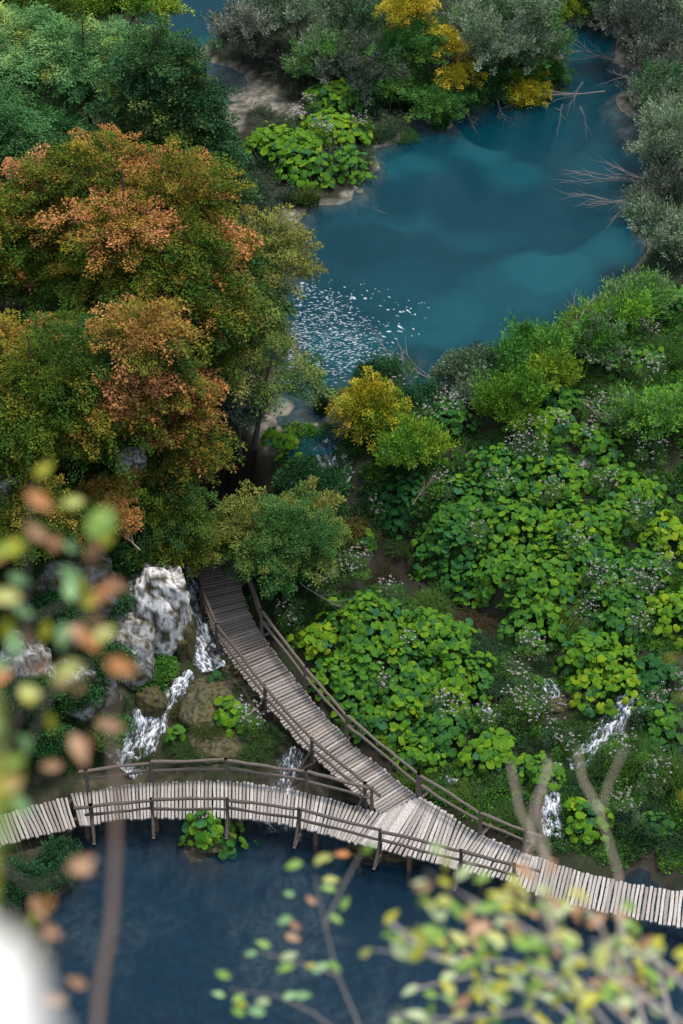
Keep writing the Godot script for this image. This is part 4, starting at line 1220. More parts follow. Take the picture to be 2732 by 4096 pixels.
# ---------------------------------------------------------------- hemp agrimony and other flowers
func build_flowers() -> void:
	var i := 0
	for p in [
		[1790, 1690, 0.7, 22, "pink flowers on the lake crest beside the feathery lime bush"], [1700, 1740, 0.5, 9, "flowers right of the golden bush"], [1570, 1640, 0.6, 12, "flowers behind the golden bush near the dead branches"],
		[1900, 1560, 0.8, 14, "tall flowering plants standing against the lake"], [2110, 1790, 0.7, 20, "flowers on the crest below the small yellow green bush"], [2240, 1760, 0.5, 12, "flowers beside the fallen branches"],
		[2370, 1690, 0.6, 12, "pale flowers right of the fallen branches"], [2470, 1500, 0.7, 18, "flowers behind the soft green bush"], [2590, 1400, 0.6, 14, "flowers near the right shore point"], [2600, 1550, 0.7, 20, "white flowers by the right edge of the crest"],
		[2340, 1800, 0.5, 10, "flowers above the bare grey stone"], [2600, 1880, 0.7, 16, "flowers under the dim green bush at the right"], [2060, 1860, 0.6, 14, "flowers below the crest in the centre right"], [2150, 1870, 0.5, 12, "flowers beside the bright crest butterbur"],
		[2000, 2010, 0.6, 14, "flowers at the left of the butterbur slope"], [2200, 2040, 0.5, 10, "flowers left of the bare grey stone"], [2420, 1990, 0.6, 14, "flowers right of the bare grey stone"], [2560, 2120, 0.7, 16, "flowers close to the lime yellow butterbur"],
		[2290, 2260, 0.6, 12, "flowers on the shoulder of the right slope"], [2400, 2380, 0.8, 22, "broad flowering clump in the middle of the right slope"], [2560, 2400, 0.8, 24, "dense white flowers by the right edge"], [2640, 2340, 0.6, 14, "flowers above the dense white clump"],
		[2340, 2530, 0.6, 12, "flowers above the round yellow green mound"], [2550, 2570, 0.6, 14, "flowers right of the round yellow green mound"], [1770, 2000, 0.5, 9, "sparse flowers under the lime green willow"], [1900, 2200, 0.5, 8, "sparse flowers on the dark overhanging butterbur"],
		[2130, 2650, 0.6, 14, "flowers in the dark gully grass"], [2070, 2760, 0.5, 9, "seedy flowers beside the gully trickle"], [2080, 2870, 0.8, 24, "yellow green flowering clump by the gully"], [2180, 2950, 0.8, 20, "flowers above the stream stones"],
		[1790, 2900, 0.7, 22, "white flowering clump near the bend of the right railing"], [1640, 2640, 0.5, 8, "flowers scattered in the big mound"], [1530, 2800, 0.5, 9, "sparse flowers by the railing butterbur"], [1940, 2940, 0.5, 10, "flowers above the junction"],
		[2590, 2890, 0.6, 14, "flowers beside the white stream on its right"], [2470, 3060, 0.7, 18, "pink flowers below the white stream"], [2260, 3040, 0.5, 10, "flowers over the top of the double fall"], [2620, 3160, 0.7, 14, "flowers among the right bank sedges"],
		[2500, 3280, 0.7, 14, "small flowers on the lower right bank"], [2690, 2820, 0.6, 14, "flowers at the right edge above the sedge"], [1160, 2520, 0.6, 12, "flowers by the leafy railing of the brown walkway"], [1280, 2420, 0.6, 10, "flowers below the round green tree"],
		[1390, 2350, 0.7, 16, "flowers at the left of the shaded gully"], [1560, 2420, 0.6, 12, "flowers at the top of the big mound"], [1440, 2290, 0.4, 8, "flowers beside the lone butterbur tuft"], [1500, 2100, 0.4, 7, "few flowers in the dark near the lake fall"],
		[1010, 2930, 0.7, 26, "white flowering plant between the two walkways"], [1180, 540, 0.6, 20, "flowers on the left of the peninsula"], [1290, 580, 0.6, 20, "flowers in the middle of the peninsula butterbur"], [1230, 480, 0.5, 14, "flowers at the top of the peninsula"], [1440, 560, 0.6, 14, "flowers at the right end of the peninsula"], [1140, 2040, 0.5, 8, "dull flowers beside the lake fall shrub"],
	]:
		i += 1
		rng.seed = 5000 + i
		var c := hit(p[0], p[1])
		var root := thing("hemp_agrimony", p[4], "flower", c, "flowering herbs")
		var spots := []
		var tints := []
		var r: float = p[2]
		for k in int(26 * r * r) + 6:
			var q := ball() * r
			q.y = ground(c.x + q.x, c.z + q.z) - c.y + rng.randf_range(0.1, 0.85)
			var bs := Basis(Vector3.UP, rng.randf() * TAU).rotated(Vector3(rng.randf_range(-1, 1), 0, rng.randf_range(-1, 1)).normalized(), rng.randf_range(0, 0.35)) * rng.randf_range(0.5, 0.85)
			spots.append(Transform3D(bs, q))
			var col: Color = pick([GREYGREEN[0], GREEN[1], GREYGREEN[1], GREEN[2], BRIGHT[1]], rng.randf())
			tints.append(col)
		many("foliage", sprays.herb[i % 2], M.leaf, root, spots, tints)
		for k in int(p[3] * 2.2):
			var q := ball() * r
			q.y = ground(c.x + q.x, c.z + q.z) - c.y + rng.randf_range(0.95, 1.4)
			part("flower_head", flower_heads[rng.randi() % 4], M.flower, root, Transform3D(Basis(Vector3.UP, rng.randf() * TAU) * rng.randf_range(0.35, 0.7), q))

# ---------------------------------------------------------------- grass
func grass_mesh(n: int, r: float, h: float, arch: float, w: float) -> ArrayMesh:
	var b := MB.new()
	for k in n:
		var q := ball() * r
		q.y = 0
		var an := rng.randf() * TAU
		var d := (Vector3(cos(an), 0, sin(an)) + q / maxf(r, 0.01)).normalized() * arch * rng.randf_range(0.5, 1.3)
		var hh := h * rng.randf_range(0.6, 1.2)
		var side := Vector3(-d.z, 0, d.x).normalized() * w
		var col := grey(rng.randf_range(0.6, 1.35))
		var last := -1
		for s in 5:
			var t := s / 4.0
			var p := q + d * t * t * 1.3 + Vector3.UP * hh * (1.6 * t - 0.85 * t * t * arch / h)
			var ww := side * (1.0 - t * 0.9)
			var a := b.put(p - ww, (Vector3.UP + d * 0.3).normalized(), col)
			b.put(p + ww, (Vector3.UP + d * 0.3).normalized(), col)
			if last >= 0: b.f.append_array([last, last + 1, a, last + 1, a + 1, a])
			last = a
	b.smooth()
	return b.commit()

func build_grass() -> void:
	var i := 0
	for p in [
		[2580, 3060, 0.5, 0.8, 0.8, Color(0.06, 0.15, 0.03), 260, "large arching sedge tuft on the right bank"], [2700, 3140, 0.5, 0.9, 0.8, Color(0.08, 0.17, 0.03), 260, "sedge tuft cut by the right edge"], [2380, 3110, 0.35, 0.7, 0.5, Color(0.05, 0.13, 0.03), 200, "dark sedge tuft beside the stream foot"],
		[2290, 3150, 0.5, 0.35, 0.35, Color(0.04, 0.1, 0.035), 260, "soft grass cushion right of the double fall"], [2560, 3300, 0.8, 0.6, 0.5, Color(0.045, 0.1, 0.05), 320, "bluish reeds on the lower right bank"], [2680, 3380, 0.8, 0.5, 0.5, Color(0.045, 0.09, 0.05), 280, "reeds in the right corner above the boardwalk"],
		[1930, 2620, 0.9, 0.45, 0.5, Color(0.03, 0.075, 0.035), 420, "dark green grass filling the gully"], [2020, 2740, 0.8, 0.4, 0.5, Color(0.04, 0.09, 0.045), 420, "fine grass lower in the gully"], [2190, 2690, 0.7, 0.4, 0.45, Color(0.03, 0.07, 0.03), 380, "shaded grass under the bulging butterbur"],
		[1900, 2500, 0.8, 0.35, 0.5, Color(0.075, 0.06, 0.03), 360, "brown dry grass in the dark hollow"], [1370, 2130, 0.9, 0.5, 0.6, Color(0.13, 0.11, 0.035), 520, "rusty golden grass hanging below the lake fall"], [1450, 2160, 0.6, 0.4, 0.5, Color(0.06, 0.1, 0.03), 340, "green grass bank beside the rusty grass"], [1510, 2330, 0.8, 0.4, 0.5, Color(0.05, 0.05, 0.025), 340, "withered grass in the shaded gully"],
		[1730, 2440, 0.6, 0.6, 0.6, Color(0.08, 0.17, 0.03), 300, "bright grass tuft at the top of the big mound"], [2330, 2480, 0.5, 0.6, 0.7, Color(0.14, 0.22, 0.04), 220, "yellow green arching grass on the right slope"], [1660, 3130, 0.6, 0.45, 0.4, Color(0.09, 0.18, 0.03), 320, "grass at the foot of the right railing"], [1860, 3200, 0.6, 0.45, 0.4, Color(0.09, 0.18, 0.03), 320, "grass under the rails near the junction"], [2040, 3300, 0.6, 0.45, 0.4, Color(0.06, 0.14, 0.03), 320, "grass at the end of the right railing"],
		[1760, 510, 0.45, 0.8, 0.3, Color(0.06, 0.2, 0.04), 300, "bright green sedge on the far shore"], [1620, 560, 0.7, 0.4, 0.4, Color(0.05, 0.13, 0.03), 340, "low grass islet on the far shore"], [1500, 570, 0.6, 0.5, 0.4, Color(0.05, 0.11, 0.04), 260, "grass beside the peninsula flowers"], [1230, 820, 0.6, 0.7, 0.5, Color(0.08, 0.14, 0.03), 320, "grass hanging to the marl shore of the peninsula"],
		[2520, 1260, 0.7, 0.8, 0.6, Color(0.06, 0.2, 0.03), 320, "lush grass on the right shore point"], [2480, 1640, 0.8, 0.7, 0.6, Color(0.07, 0.18, 0.03), 340, "tall grass behind the fallen branches"], [2680, 1450, 0.8, 0.7, 0.6, Color(0.06, 0.16, 0.03), 320, "grass at the right edge near the crest"], [2330, 1560, 0.7, 0.6, 0.5, Color(0.08, 0.19, 0.04), 300, "grass below the dead sapling"],
		[1000, 3010, 0.8, 0.35, 0.45, Color(0.05, 0.11, 0.03), 420, "hanging grass behind the lower railing"], [760, 3010, 0.5, 0.35, 0.45, Color(0.05, 0.1, 0.03), 320, "grass at the top of the tufa mound"], [930, 3390, 0.4, 0.35, 0.35, Color(0.07, 0.17, 0.03), 240, "grass fringe of the butterbur island"], [1290, 1650, 0.35, 0.9, 0.4, Color(0.05, 0.11, 0.03), 200, "dark sedge clump at the lake outlet"],
		[560, 3040, 0.5, 0.4, 0.4, Color(0.06, 0.1, 0.025), 240, "grass right of the foaming cascade foot"], [830, 2920, 0.6, 0.3, 0.4, Color(0.06, 0.09, 0.02), 320, "olive grass over the mossy tufa boulder"], [720, 2850, 0.4, 0.3, 0.35, Color(0.07, 0.085, 0.02), 240, "mossy grass beside the foaming cascade"], [1060, 2960, 0.5, 0.35, 0.4, Color(0.04, 0.09, 0.025), 280, "shaded grass below the brown walkway"], [330, 3020, 0.6, 0.4, 0.4, Color(0.05, 0.08, 0.02), 260, "grass at the dark left foot of the cascade"],
		[1060, 2440, 0.5, 0.35, 0.4, Color(0.05, 0.1, 0.03), 260, "grass behind the first leafy rail post"], [1250, 2360, 0.7, 0.4, 0.5, Color(0.04, 0.09, 0.03), 320, "shady grass below the round green tree"], [1600, 2200, 0.6, 0.4, 0.5, Color(0.05, 0.09, 0.03), 300, "grass on the wall of the shaded gully"],
		[2150, 3010, 0.5, 0.4, 0.4, Color(0.04, 0.09, 0.04), 260, "dull grass left of the stream foot"], [2330, 2930, 0.6, 0.4, 0.45, Color(0.05, 0.12, 0.03), 300, "grass bank above the white stream"],
	]:
		i += 1
		rng.seed = 8000 + i
		var c := hit(p[0], p[1])
		var m := mat((p[5] as Color) * 0.55, 0.6, true)
		m.metallic_specular = 0.15
		m.backlight_enabled = true
		m.backlight = Color(0.3, 0.35, 0.15)
		var b := grass_mesh(p[6], p[2], p[3], p[4], 0.016)
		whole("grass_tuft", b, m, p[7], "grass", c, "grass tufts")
	# low herbs and moss cushions over the whole barrier
	var hollows := []
	for q in HOLLOWS: hollows.append([hit(q[0], q[1]), q[2]])
	rng.seed = 99
	var spots := []
	var tints := []
	var broad_spots := []
	var broad_tints := []
	for k in 38000:
		var sx := rng.randf_range(1120, 2900) if k % 4 else rng.randf_range(2850, 4100)
		var sy := rng.randf_range(1180, 3480)
		var p := hit(sx, sy)
		if p.y < 0.3 or p.z < at(1366, 1700, 5).z and p.y < LAKE + 0.1: continue
		if sx < 1672 and sy > 2330.0 + (sx - 955.0) * 1.173: continue
		if sx >= 1672 and sy > 3170 + (sx - 1672) * 0.46 and sx < 2130: continue
		if sx >= 2130 and sy > 3400 + (sx - 2130) * 0.26: continue
		if fine.get_noise_2d(p.x * 0.5, p.z * 0.5) < -0.2: continue
		var hollow := false
		for q in hollows:
			if Vector2(p.x - q[0].x, p.z - q[0].z).length() < q[1] * rng.randf_range(0.8, 1.2): hollow = true
		if hollow: continue
		spots.append(Transform3D(Basis(Vector3.UP, rng.randf() * TAU) * rng.randf_range(0.35, 0.75), p - Vector3.UP * 0.05))
		if k % 3:
			broad_spots.append(spots.pop_back())
			broad_tints.append(pick([GREEN[0], GREEN[1], BRIGHT[0], BRIGHT[0], BRIGHT[1]], rng.randf() + noise.get_noise_2d(p.x * 1.5, p.z * 1.5)))
			continue
		tints.append(pick([GREEN[0], GREYGREEN[0], GREEN[1], GREYGREEN[1], GREEN[2], BRIGHT[0]], rng.randf() + noise.get_noise_2d(p.x * 1.5, p.z * 1.5) * 0.8))
	for k in 2600:
		var p := hit(rng.randf_range(-150, 560), rng.randf_range(2150, 3100))
		if p.y < 0.3 or fine.get_noise_2d(p.x * 0.5, p.z * 0.5 + p.y) < -0.12: continue
		spots.append(Transform3D(Basis(Vector3.UP, rng.randf() * TAU) * rng.randf_range(0.3, 0.6), p - Vector3.UP * 0.05))
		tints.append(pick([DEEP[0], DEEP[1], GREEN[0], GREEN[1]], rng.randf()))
	for k in 1600:
		var p := hit(rng.randf_range(250, 1180), rng.randf_range(2650, 3090))
		if p.y < 0.25 or fine.get_noise_2d(p.x * 0.6, p.z * 0.6 + 30.0) < 0.0: continue
		spots.append(Transform3D(Basis(Vector3.UP, rng.randf() * TAU) * rng.randf_range(0.12, 0.3), p - Vector3.UP * 0.03))
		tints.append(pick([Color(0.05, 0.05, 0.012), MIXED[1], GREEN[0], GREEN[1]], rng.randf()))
	for k in 1500:
		var p := hit(rng.randf_range(-100, 1150), rng.randf_range(300, 2350))
		if p.y < LAKE + 0.25: continue
		spots.append(Transform3D(Basis(Vector3.UP, rng.randf() * TAU) * rng.randf_range(0.6, 1.2), p))
		tints.append(pick([DEEP[0], GREEN[0], MIXED[1]], rng.randf()))
	for k in 2200:
		var p := hit(rng.randf_range(850, 2750), rng.randf_range(-50, 1150))
		if p.y < LAKE + 0.16: continue
		spots.append(Transform3D(Basis(Vector3.UP, rng.randf() * TAU) * rng.randf_range(0.6, 1.2), p))
		tints.append(pick([DEEP[0], GREYGREEN[0], GREYDARK[1], GREEN[0]], rng.randf()))
	var carpet := many("herb_carpet", sprays.broad[0], M.leaf, self, broad_spots, broad_tints)
	tag(carpet, "broad leaved green herbs carpeting the slope between the butterbur", "ground cover", "", "stuff")
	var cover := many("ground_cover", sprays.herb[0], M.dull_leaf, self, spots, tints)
	tag(cover, "low green herbs covering the barrier between the taller plants", "ground cover", "", "stuff")

# ---------------------------------------------------------------- dead wood
func twigs(b: MB, p: Vector3, d: Vector3, length: float, r: float, depth: int, spread: float, droop: float) -> void:
	var pts := [p]
	var rad := [r]
	var q := p
	var dd := d
	for k in 5:
		dd = (dd + rv() * 0.16 + Vector3.DOWN * droop).normalized()
		q += dd * length / 5.0
		pts.append(q)
		rad.append(r * (1.0 - 0.17 * (k + 1)))
		if depth > 0 and k > 0:
			for s in (2 if depth > 1 else 1):
				twigs(b, q, (dd + rv() * spread).normalized(), length * rng.randf_range(0.35, 0.6), r * 0.5, depth - 1, spread, droop)
	b.tube(pts, rad, 5)

func build_dead_wood() -> void:
	# foot, tip direction point, heights, thickness, spread, label
	for p in [
		[2760, 720, 5.9, 2420, 770, 5.3, 0.06, 0.35, "bare grey bough reaching over the lake from the right"],
		[2750, 760, 5.8, 2440, 860, 5.1, 0.05, 0.35, "lower bare bough drooping to the lake at the right"],
		[2420, 365, 5.3, 2200, 400, 5.15, 0.04, 0.15, "pale fallen log lying in the inlet"],
		[2230, 1540, 5.4, 2340, 1290, 7.0, 0.05, 0.5, "dead grey sapling leaning over the shore"],
		[2225, 1545, 5.5, 2500, 1620, 5.8, 0.06, 0.35, "fallen dead branches lying across the crest"],
		[1830, 1600, 5.3, 1580, 1430, 5.7, 0.05, 0.6, "dead branch fan at the edge of the barrier"],
		[1760, 1610, 5.2, 1500, 1520, 5.3, 0.04, 0.7, "tangle of dead twigs in the ripples"],
		[1990, 400, 5.4, 2020, 490, 5.0, 0.03, 0.7, "bare twigs dipping below the silver willow"],
		[1860, 420, 5.3, 1880, 500, 5.0, 0.03, 0.6, "small bare twigs at the far shore"],
		[2640, 380, 5.9, 2500, 330, 5.6, 0.04, 0.7, "bare twig tangle under the grey willow on the right"],
		[1650, 2020, 4.5, 1720, 1930, 5.0, 0.03, 0.6, "bare twigs in the shade below the lime green willow"],
		[1200, 2330, 3.3, 1320, 2440, 2.7, 0.03, 0.5, "thin pale twigs hanging under the round green tree"],
		[2500, 250, 5.6, 2330, 230, 5.5, 0.04, 0.6, "dry branches at the narrows of the inlet"],
		[1250, 230, 5.9, 1130, 290, 6.0, 0.03, 0.6, "grey dead branches on the peninsula willow"],
		[560, 2200, 7.0, 480, 2140, 7.2, 0.05, 0.4, "crooked dead branch on the cliff top"],
	]:
		rng.seed = 9000 + int(p[0]) + int(p[1])
		var a := at(p[0], p[1], p[2])
		var e := at(p[3], p[4], p[5])
		var b := MB.new()
		twigs(b, Vector3.ZERO, (e - a).normalized(), a.distance_to(e), p[6], 2, p[7], 0.0)
		whole("dead_branch", b.commit(), M.dead if p[6] > 0.035 else M.dead_dark, p[8], "branch", a, "dead wood")
	# drowned branches on the lake bed
	for p in [[2330, 330, 2310, 420, "drowned pale branch under the water of the inlet"], [2250, 420, 2230, 500, "short drowned log in the inlet"], [2320, 430, 2360, 500, "forked drowned branch near the right bank"], [1360, 770, 1500, 830, "drowned branch off the marl shore"]]:
		rng.seed = 9500 + int(p[0])
		var a := at(p[0], p[1], 4.85)
		var e := at(p[2], p[3], 4.7)
		var b := MB.new()
		twigs(b, Vector3.ZERO, (e - a).normalized(), a.distance_to(e), 0.08, 1, 0.4, 0.0)
		whole("drowned_branch", b.commit(), M.dead, p[4], "branch", a, "drowned wood")

# ---------------------------------------------------------------- the ledge in front of the lens
func broad_leaf(seed_: int) -> ArrayMesh:
	rng.seed = 1200 + seed_
	var b := MB.new()
	var n := 6
	var left := []
	var mid := []
	var right := []
	var curl := rng.randf_range(-0.25, 0.1)
	for i in n + 1:
		var t := float(i) / n
		var w := 0.235 * sin(PI * pow(t, 0.8)) + 0.005
		var y := curl * t * t
		var nn := Vector3.UP
		mid.append(b.put(Vector3(t, y, 0), nn, grey(1.1)))
		left.append(b.put(Vector3(t, y + w * 0.3, -w), nn, grey(rng.randf_range(0.9, 1.05))))
		right.append(b.put(Vector3(t, y + w * 0.3, w), nn, grey(rng.randf_range(0.9, 1.05))))
	for i in n:
		b.f.append_array([left[i], left[i + 1], mid[i], mid[i], left[i + 1], mid[i + 1], mid[i], mid[i + 1], right[i], right[i], mid[i + 1], right[i + 1]])
	b.smooth()
	return b.commit()

func build_foreground() -> void:
	var leaves := []
	for i in 4: leaves.append(broad_leaf(i))
	var tone := {}
	for t in [["O", Color(0.42, 0.17, 0.05)], ["T", Color(0.34, 0.19, 0.1)], ["Y", Color(0.36, 0.36, 0.025)], ["P", Color(0.36, 0.38, 0.1)], ["G", Color(0.15, 0.28, 0.035)], ["M", Color(0.18, 0.34, 0.14)], ["B", Color(0.28, 0.13, 0.06)], ["W", Color(0.34, 0.42, 0.22)]]:
		var m := mat(t[1], 0.5, true)
		m.backlight_enabled = true
		m.backlight = Color(0.5, 0.5, 0.35)
		tone[t[0]] = m
	# autumn shrub on the left: chart x, y, tone
	rng.seed = 61
	var spots := [
		[140, 1905, "Y"], [110, 1965, "O"], [340, 2005, "P"], [365, 2070, "Y"], [340, 2110, "G"], [455, 2040, "G"], [470, 2080, "G"], [460, 2140, "Y"], [395, 2160, "T"], [195, 2160, "T"], [105, 2165, "G"], [35, 2180, "G"], [235, 2200, "B"], [315, 2200, "M"], [35, 2225, "Y"], [12, 2240, "O"], [35, 2295, "M"], [320, 2330, "M"], [425, 2315, "T"], [460, 2350, "O"],
		[345, 2390, "Y"], [285, 2405, "M"], [85, 2390, "P"], [130, 2460, "M"], [320, 2420, "Y"], [365, 2437, "T"], [195, 2483, "Y"], [265, 2490, "M"], [320, 2500, "T"], [105, 2512, "T"], [218, 2558, "T"], [373, 2563, "P"], [396, 2604, "O"], [425, 2645, "O"], [320, 2580, "T"], [12, 2563, "Y"], [70, 2627, "M"], [35, 2660, "M"], [200, 2650, "T"], [327, 2655, "P"], [50, 2685, "O"],
		[160, 2815, "Y"], [200, 2850, "Y"], [210, 2755, "T"], [340, 2745, "T"], [25, 2910, "M"], [120, 3000, "M"], [290, 2935, "T"], [345, 3000, "B"], [385, 2885, "T"], [90, 3125, "T"], [55, 3190, "M"], [265, 3480, "T"], [290, 3470, "T"], [130, 3585, "T"], [220, 3590, "O"], [125, 3715, "Y"], [170, 3715, "T"], [350, 3945, "T"], [270, 3995, "T"], [70, 2750, "P"], [15, 3050, "G"], [250, 3060, "T"],
	]
	var root := thing("autumn_shrub", "blurred shrub of orange yellow and mint leaves at the left", "shrub", near(-60, 3300, 6.0), "plants on the viewing ledge")
	var stems := MB.new()
	for k in spots.size():
		var s: Array = spots[k]
		var p := near(s[0], s[1], rng.randf_range(4.6, 6.2))
		var dir := (eye_basis * Vector3(rng.randf_range(-1, 1), rng.randf_range(-0.6, 0.6), rng.randf_range(-0.4, 0.4))).normalized()
		var up := (eye_basis * Vector3(rng.randf_range(-0.4, 0.4), rng.randf_range(-0.2, 0.6), 1.0)).normalized()
		up = (up - dir * up.dot(dir)).normalized()
		part("leaf", leaves[k % 4], tone[s[2]], root, Transform3D(Basis(dir, up, dir.cross(up)) * rng.randf_range(0.055, 0.085), p - root.position))
	for line in [[[-80, 3400], [60, 2900], [90, 2500], [130, 1930]], [[-80, 3400], [150, 2900], [300, 2550], [400, 2100]], [[60, 2900], [200, 2750], [380, 2640]], [[90, 2500], [250, 2420], [440, 2330]], [[-80, 3400], [120, 3550], [250, 3500]]]:
		var pts := []
		var rad := []
		for q in line:
			pts.append(near(q[0], q[1], 6.0 + rng.randf_range(-0.2, 0.2)) - root.position)
			rad.append(0.006 - 0.0012 * rad.size())
		stems.tube(pts, rad, 5)
	part("stem", stems.commit(), M.bark, root)
	# tall brown stem
	var stem_root := thing("bare_stem", "tall blurred brown stem crossing the lower walkway", "stem", near(385, 4200, 4.6), "plants on the viewing ledge")
	var st := MB.new()
	var sp := []
	for q in [[375, 4250], [400, 3950], [445, 3700], [462, 3400], [460, 3100], [440, 2900], [470, 2760]]: sp.append(near(q[0], q[1], 4.6) - stem_root.position)
	st.tube(sp, [0.009, 0.0085, 0.008, 0.007, 0.006, 0.004, 0.002], 6)
	part("stem", st.commit(), mat(Color(0.16, 0.11, 0.085), 0.9), stem_root)
	# pale bush in the lower right
	rng.seed = 62
	var bush := thing("pale_shrub", "blurred shrub with pale yellow green leaves in the lower right", "shrub", near(2760, 4250, 11.0), "plants on the viewing ledge")
	var wood := MB.new()
	var lines := [
		[[2800, 4150], [2450, 3900], [2180, 3760], [1960, 3640], [1760, 3530], [1700, 3480]], [[2760, 4300], [2350, 3950], [2050, 3850], [1750, 3830], [1500, 3800]], [[2600, 4200], [2510, 3850], [2500, 3750], [2470, 3640]], [[2450, 4200], [2200, 4000], [1900, 3900], [1650, 3960]],
		[[2700, 4150], [2640, 3900], [2600, 3750]], [[2350, 4250], [2100, 4050], [1800, 4080], [1560, 4060]], [[2180, 3760], [2160, 3640], [2230, 3680]], [[1960, 3640], [2050, 3560], [2120, 3600]], [[1750, 3830], [1640, 3760], [1560, 3690]], [[2800, 4000], [2650, 3860], [2500, 3800], [2360, 3760]], [[2500, 4200], [2350, 4000], [2150, 3900]],
	]
	var kinds := ["P", "Y", "W", "G", "P", "W", "G", "Y", "T"]
	var count := 0
	for li in lines.size():
		var line: Array = lines[li]
		var pts := []
		var rad := []
		var d0 := rng.randf_range(7.0, 9.5)
		for q in line:
			pts.append(near(q[0], q[1], d0 + rng.randf_range(-0.3, 0.3)) - bush.position)
			rad.append(maxf(0.003, 0.011 - 0.002 * rad.size()))
		wood.tube(pts, rad, 5)
		var cv := Curve3D.new()
		for p in pts: cv.add_point(p)
		var total := cv.get_baked_length()
		for k in int(total / 0.038):
			var p := cv.sample_baked(rng.randf_range(0.15, 1.0) * total)
			p += rv() * 0.09
			var dir := (eye_basis * Vector3(rng.randf_range(-1, 1), rng.randf_range(-0.5, 0.8), rng.randf_range(-0.4, 0.5))).normalized()
			var up := (eye_basis * Vector3(rng.randf_range(-0.6, 0.6), rng.randf_range(0.2, 1.0), 0.8)).normalized()
			up = (up - dir * up.dot(dir)).normalized()
			if count < 290: part("leaf", leaves[k % 4], tone[kinds[rng.randi() % kinds.size()]], bush, Transform3D(Basis(dir, up, dir.cross(up)) * rng.randf_range(0.05, 0.095), p))
			count += 1
	part("branch", wood.commit(), mat(Color(0.3, 0.27, 0.26), 0.9), bush)
	# loose sprig in the middle of the pool
	rng.seed = 63
	var sprig := thing("pale_sprig", "blurred sprig of scattered green leaves over the pool", "shrub", near(1500, 4250, 10.0), "plants on the viewing ledge")
	for s in [[1210, 3450, "G"], [1260, 3460, "P"], [1330, 3430, "P"], [1400, 3420, "O"], [1450, 3410, "G"], [1290, 3520, "P"], [1345, 3560, "G"], [1365, 3640, "G"], [1320, 3660, "G"], [1180, 3580, "M"], [1260, 3620, "T"], [1170, 3670, "M"], [1200, 3720, "T"], [1030, 3815, "M"], [1080, 3790, "G"], [1120, 3840, "W"], [1220, 3865, "Y"], [1180, 3860, "G"], [1310, 3850, "G"], [920, 3915, "G"], [900, 3985, "M"], [930, 4010, "G"], [990, 4015, "Y"], [1080, 4010, "W"], [1130, 3990, "M"], [1180, 3985, "M"], [1060, 4050, "M"], [1250, 3890, "M"], [1140, 3740, "T"], [980, 4060, "G"]]:
		var p := near(s[0], s[1], rng.randf_range(8.5, 10.5))
		var dir := (eye_basis * Vector3(rng.randf_range(-1, 1), rng.randf_range(-0.3, 0.4), rng.randf_range(-0.3, 0.3))).normalized()
		var up := (eye_basis * Vector3(rng.randf_range(-0.4, 0.4), rng.randf_range(0.3, 0.9), 0.8)).normalized()
		up = (up - dir * up.dot(dir)).normalized()
		part("leaf", leaves[int(s[0]) % 4], tone[s[2]], sprig, Transform3D(Basis(dir, up, dir.cross(up)) * rng.randf_range(0.055, 0.085), p - sprig.position))
	var sw := MB.new()
	for line in [[[1500, 4250], [1250, 4050], [1100, 3980], [920, 3960]], [[1500, 4250], [1350, 3900], [1300, 3700], [1260, 3500]], [[1350, 3900], [1200, 3850], [1040, 3810]], [[1300, 3700], [1370, 3550], [1440, 3420]]]:
		var pts := []
		for q in line: pts.append(near(q[0], q[1], 9.5) - sprig.position)
		sw.tube(pts, [0.005, 0.004, 0.003, 0.002], 5)
	part("branch", sw.commit(), mat(Color(0.2, 0.17, 0.15), 0.9), sprig)
	# bare blurred twigs rising over the right slope
	rng.seed = 64
	var tw := thing("bare_stem", "blurred tan twigs rising over the right end of the boardwalk", "stem", near(2300, 3800, 8.0), "plants on the viewing ledge")
	var tb := MB.new()
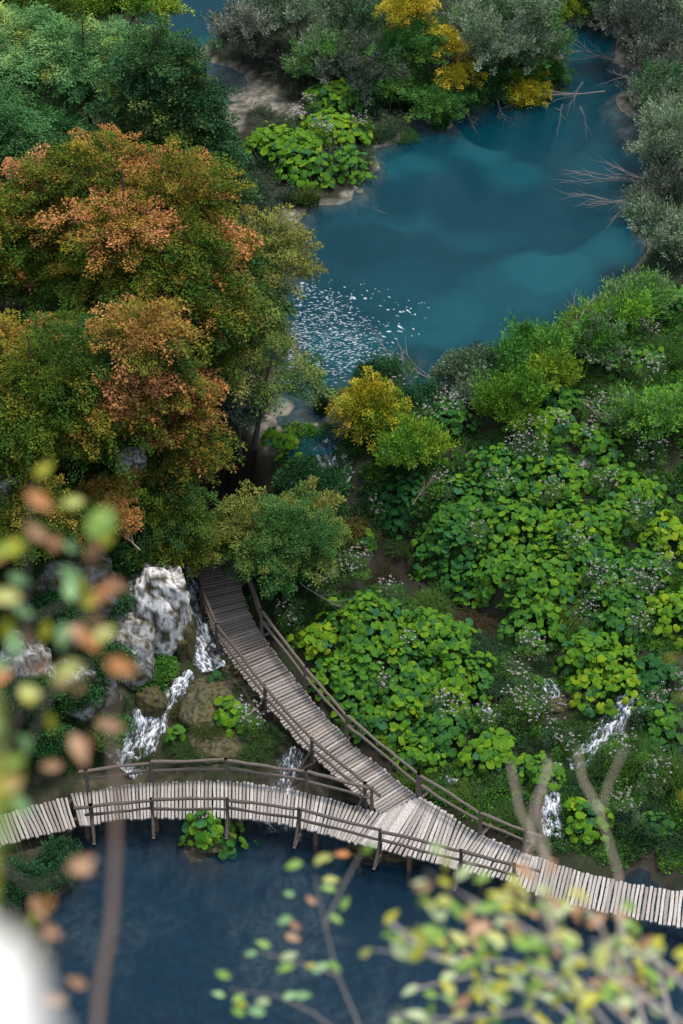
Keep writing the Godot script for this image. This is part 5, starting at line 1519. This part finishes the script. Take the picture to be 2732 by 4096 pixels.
	for line in [[[2230, 3800], [2190, 3450], [2160, 3250], [2190, 3030]], [[2190, 3450], [2080, 3250], [2040, 3050]], [[2480, 3900], [2475, 3500], [2400, 3250], [2440, 3120], [2500, 2990]], [[2400, 3250], [2330, 3120], [2310, 3000]], [[2230, 3800], [2110, 3430], [2140, 3200], [2210, 3050]], [[2480, 3900], [2400, 3700], [2250, 3480]]]:
		var pts := []
		var rad := []
		for q in line:
			pts.append(near(q[0], q[1], 7.5) - tw.position)
			rad.append(maxf(0.003, 0.0065 - 0.001 * rad.size()))
		tb.tube(pts, rad, 6)
	part("stem", tb.commit(), mat(Color(0.36, 0.29, 0.24), 0.9), tw)
	var extra := thing("autumn_sprig", "few blurred yellow leaves at the right edge", "shrub", near(2800, 3000, 7.0), "plants on the viewing ledge")
	for s in [[2660, 2640, "Y"], [2710, 2650, "W"], [2690, 2800, "Y"], [2725, 3220, "Y"], [2715, 3190, "Y"], [2700, 2780, "P"]]:
		var p := near(s[0], s[1], 7.0)
		part("leaf", leaves[int(s[0]) % 4], tone[s[2]], extra, Transform3D(eye_basis * Basis(Vector3(0, 1, 0.4).normalized(), rng.randf_range(-0.6, 0.6)) * 0.085, p - extra.position))
	var eb := MB.new()
	eb.tube([near(2800, 3400, 7.0) - extra.position, near(2740, 3000, 7.0) - extra.position, near(2700, 2640, 7.0) - extra.position], [0.006, 0.005, 0.003], 5)
	part("branch", eb.commit(), M.bark, extra)
	# big near leaves at the left margin
	var close := thing("near_shrub", "very blurred yellow green leaves along the left margin", "shrub", near(-200, 3500, 2.4), "plants on the viewing ledge")
	rng.seed = 65
	for k in 9:
		var p := near(-80 + rng.randf_range(-40, 40), 2950 + k * 90, rng.randf_range(2.1, 2.6))
		part("leaf", leaves[k % 4], tone[["P", "G", "P", "Y"][k % 4]], close, Transform3D(eye_basis * Basis(Vector3(0, 0, 1), rng.randf_range(0.8, 2.3)) * Basis(Vector3.RIGHT, PI / 2 + rng.randf_range(-0.6, 0.6)) * 0.055, p - close.position))
	var cb := MB.new()
	cb.tube([near(-250, 4000, 2.4) - close.position, near(-120, 3400, 2.4) - close.position, near(-80, 2850, 2.4) - close.position], [0.004, 0.003, 0.002], 5)
	part("stem", cb.commit(), M.bark, close)
	# white rock of the ledge in the lower left corner
	var ledge := rock_mesh(Vector3(0.085, 0.125, 0.085), 33, Color(0.78, 0.77, 0.74), -0.6)
	whole("rock", ledge, mat(Color(0.8, 0.79, 0.78), 0.9), "blurred white ledge rock in the lower left corner", "rock", near(-300, 4230, 1.7), "plants on the viewing ledge")
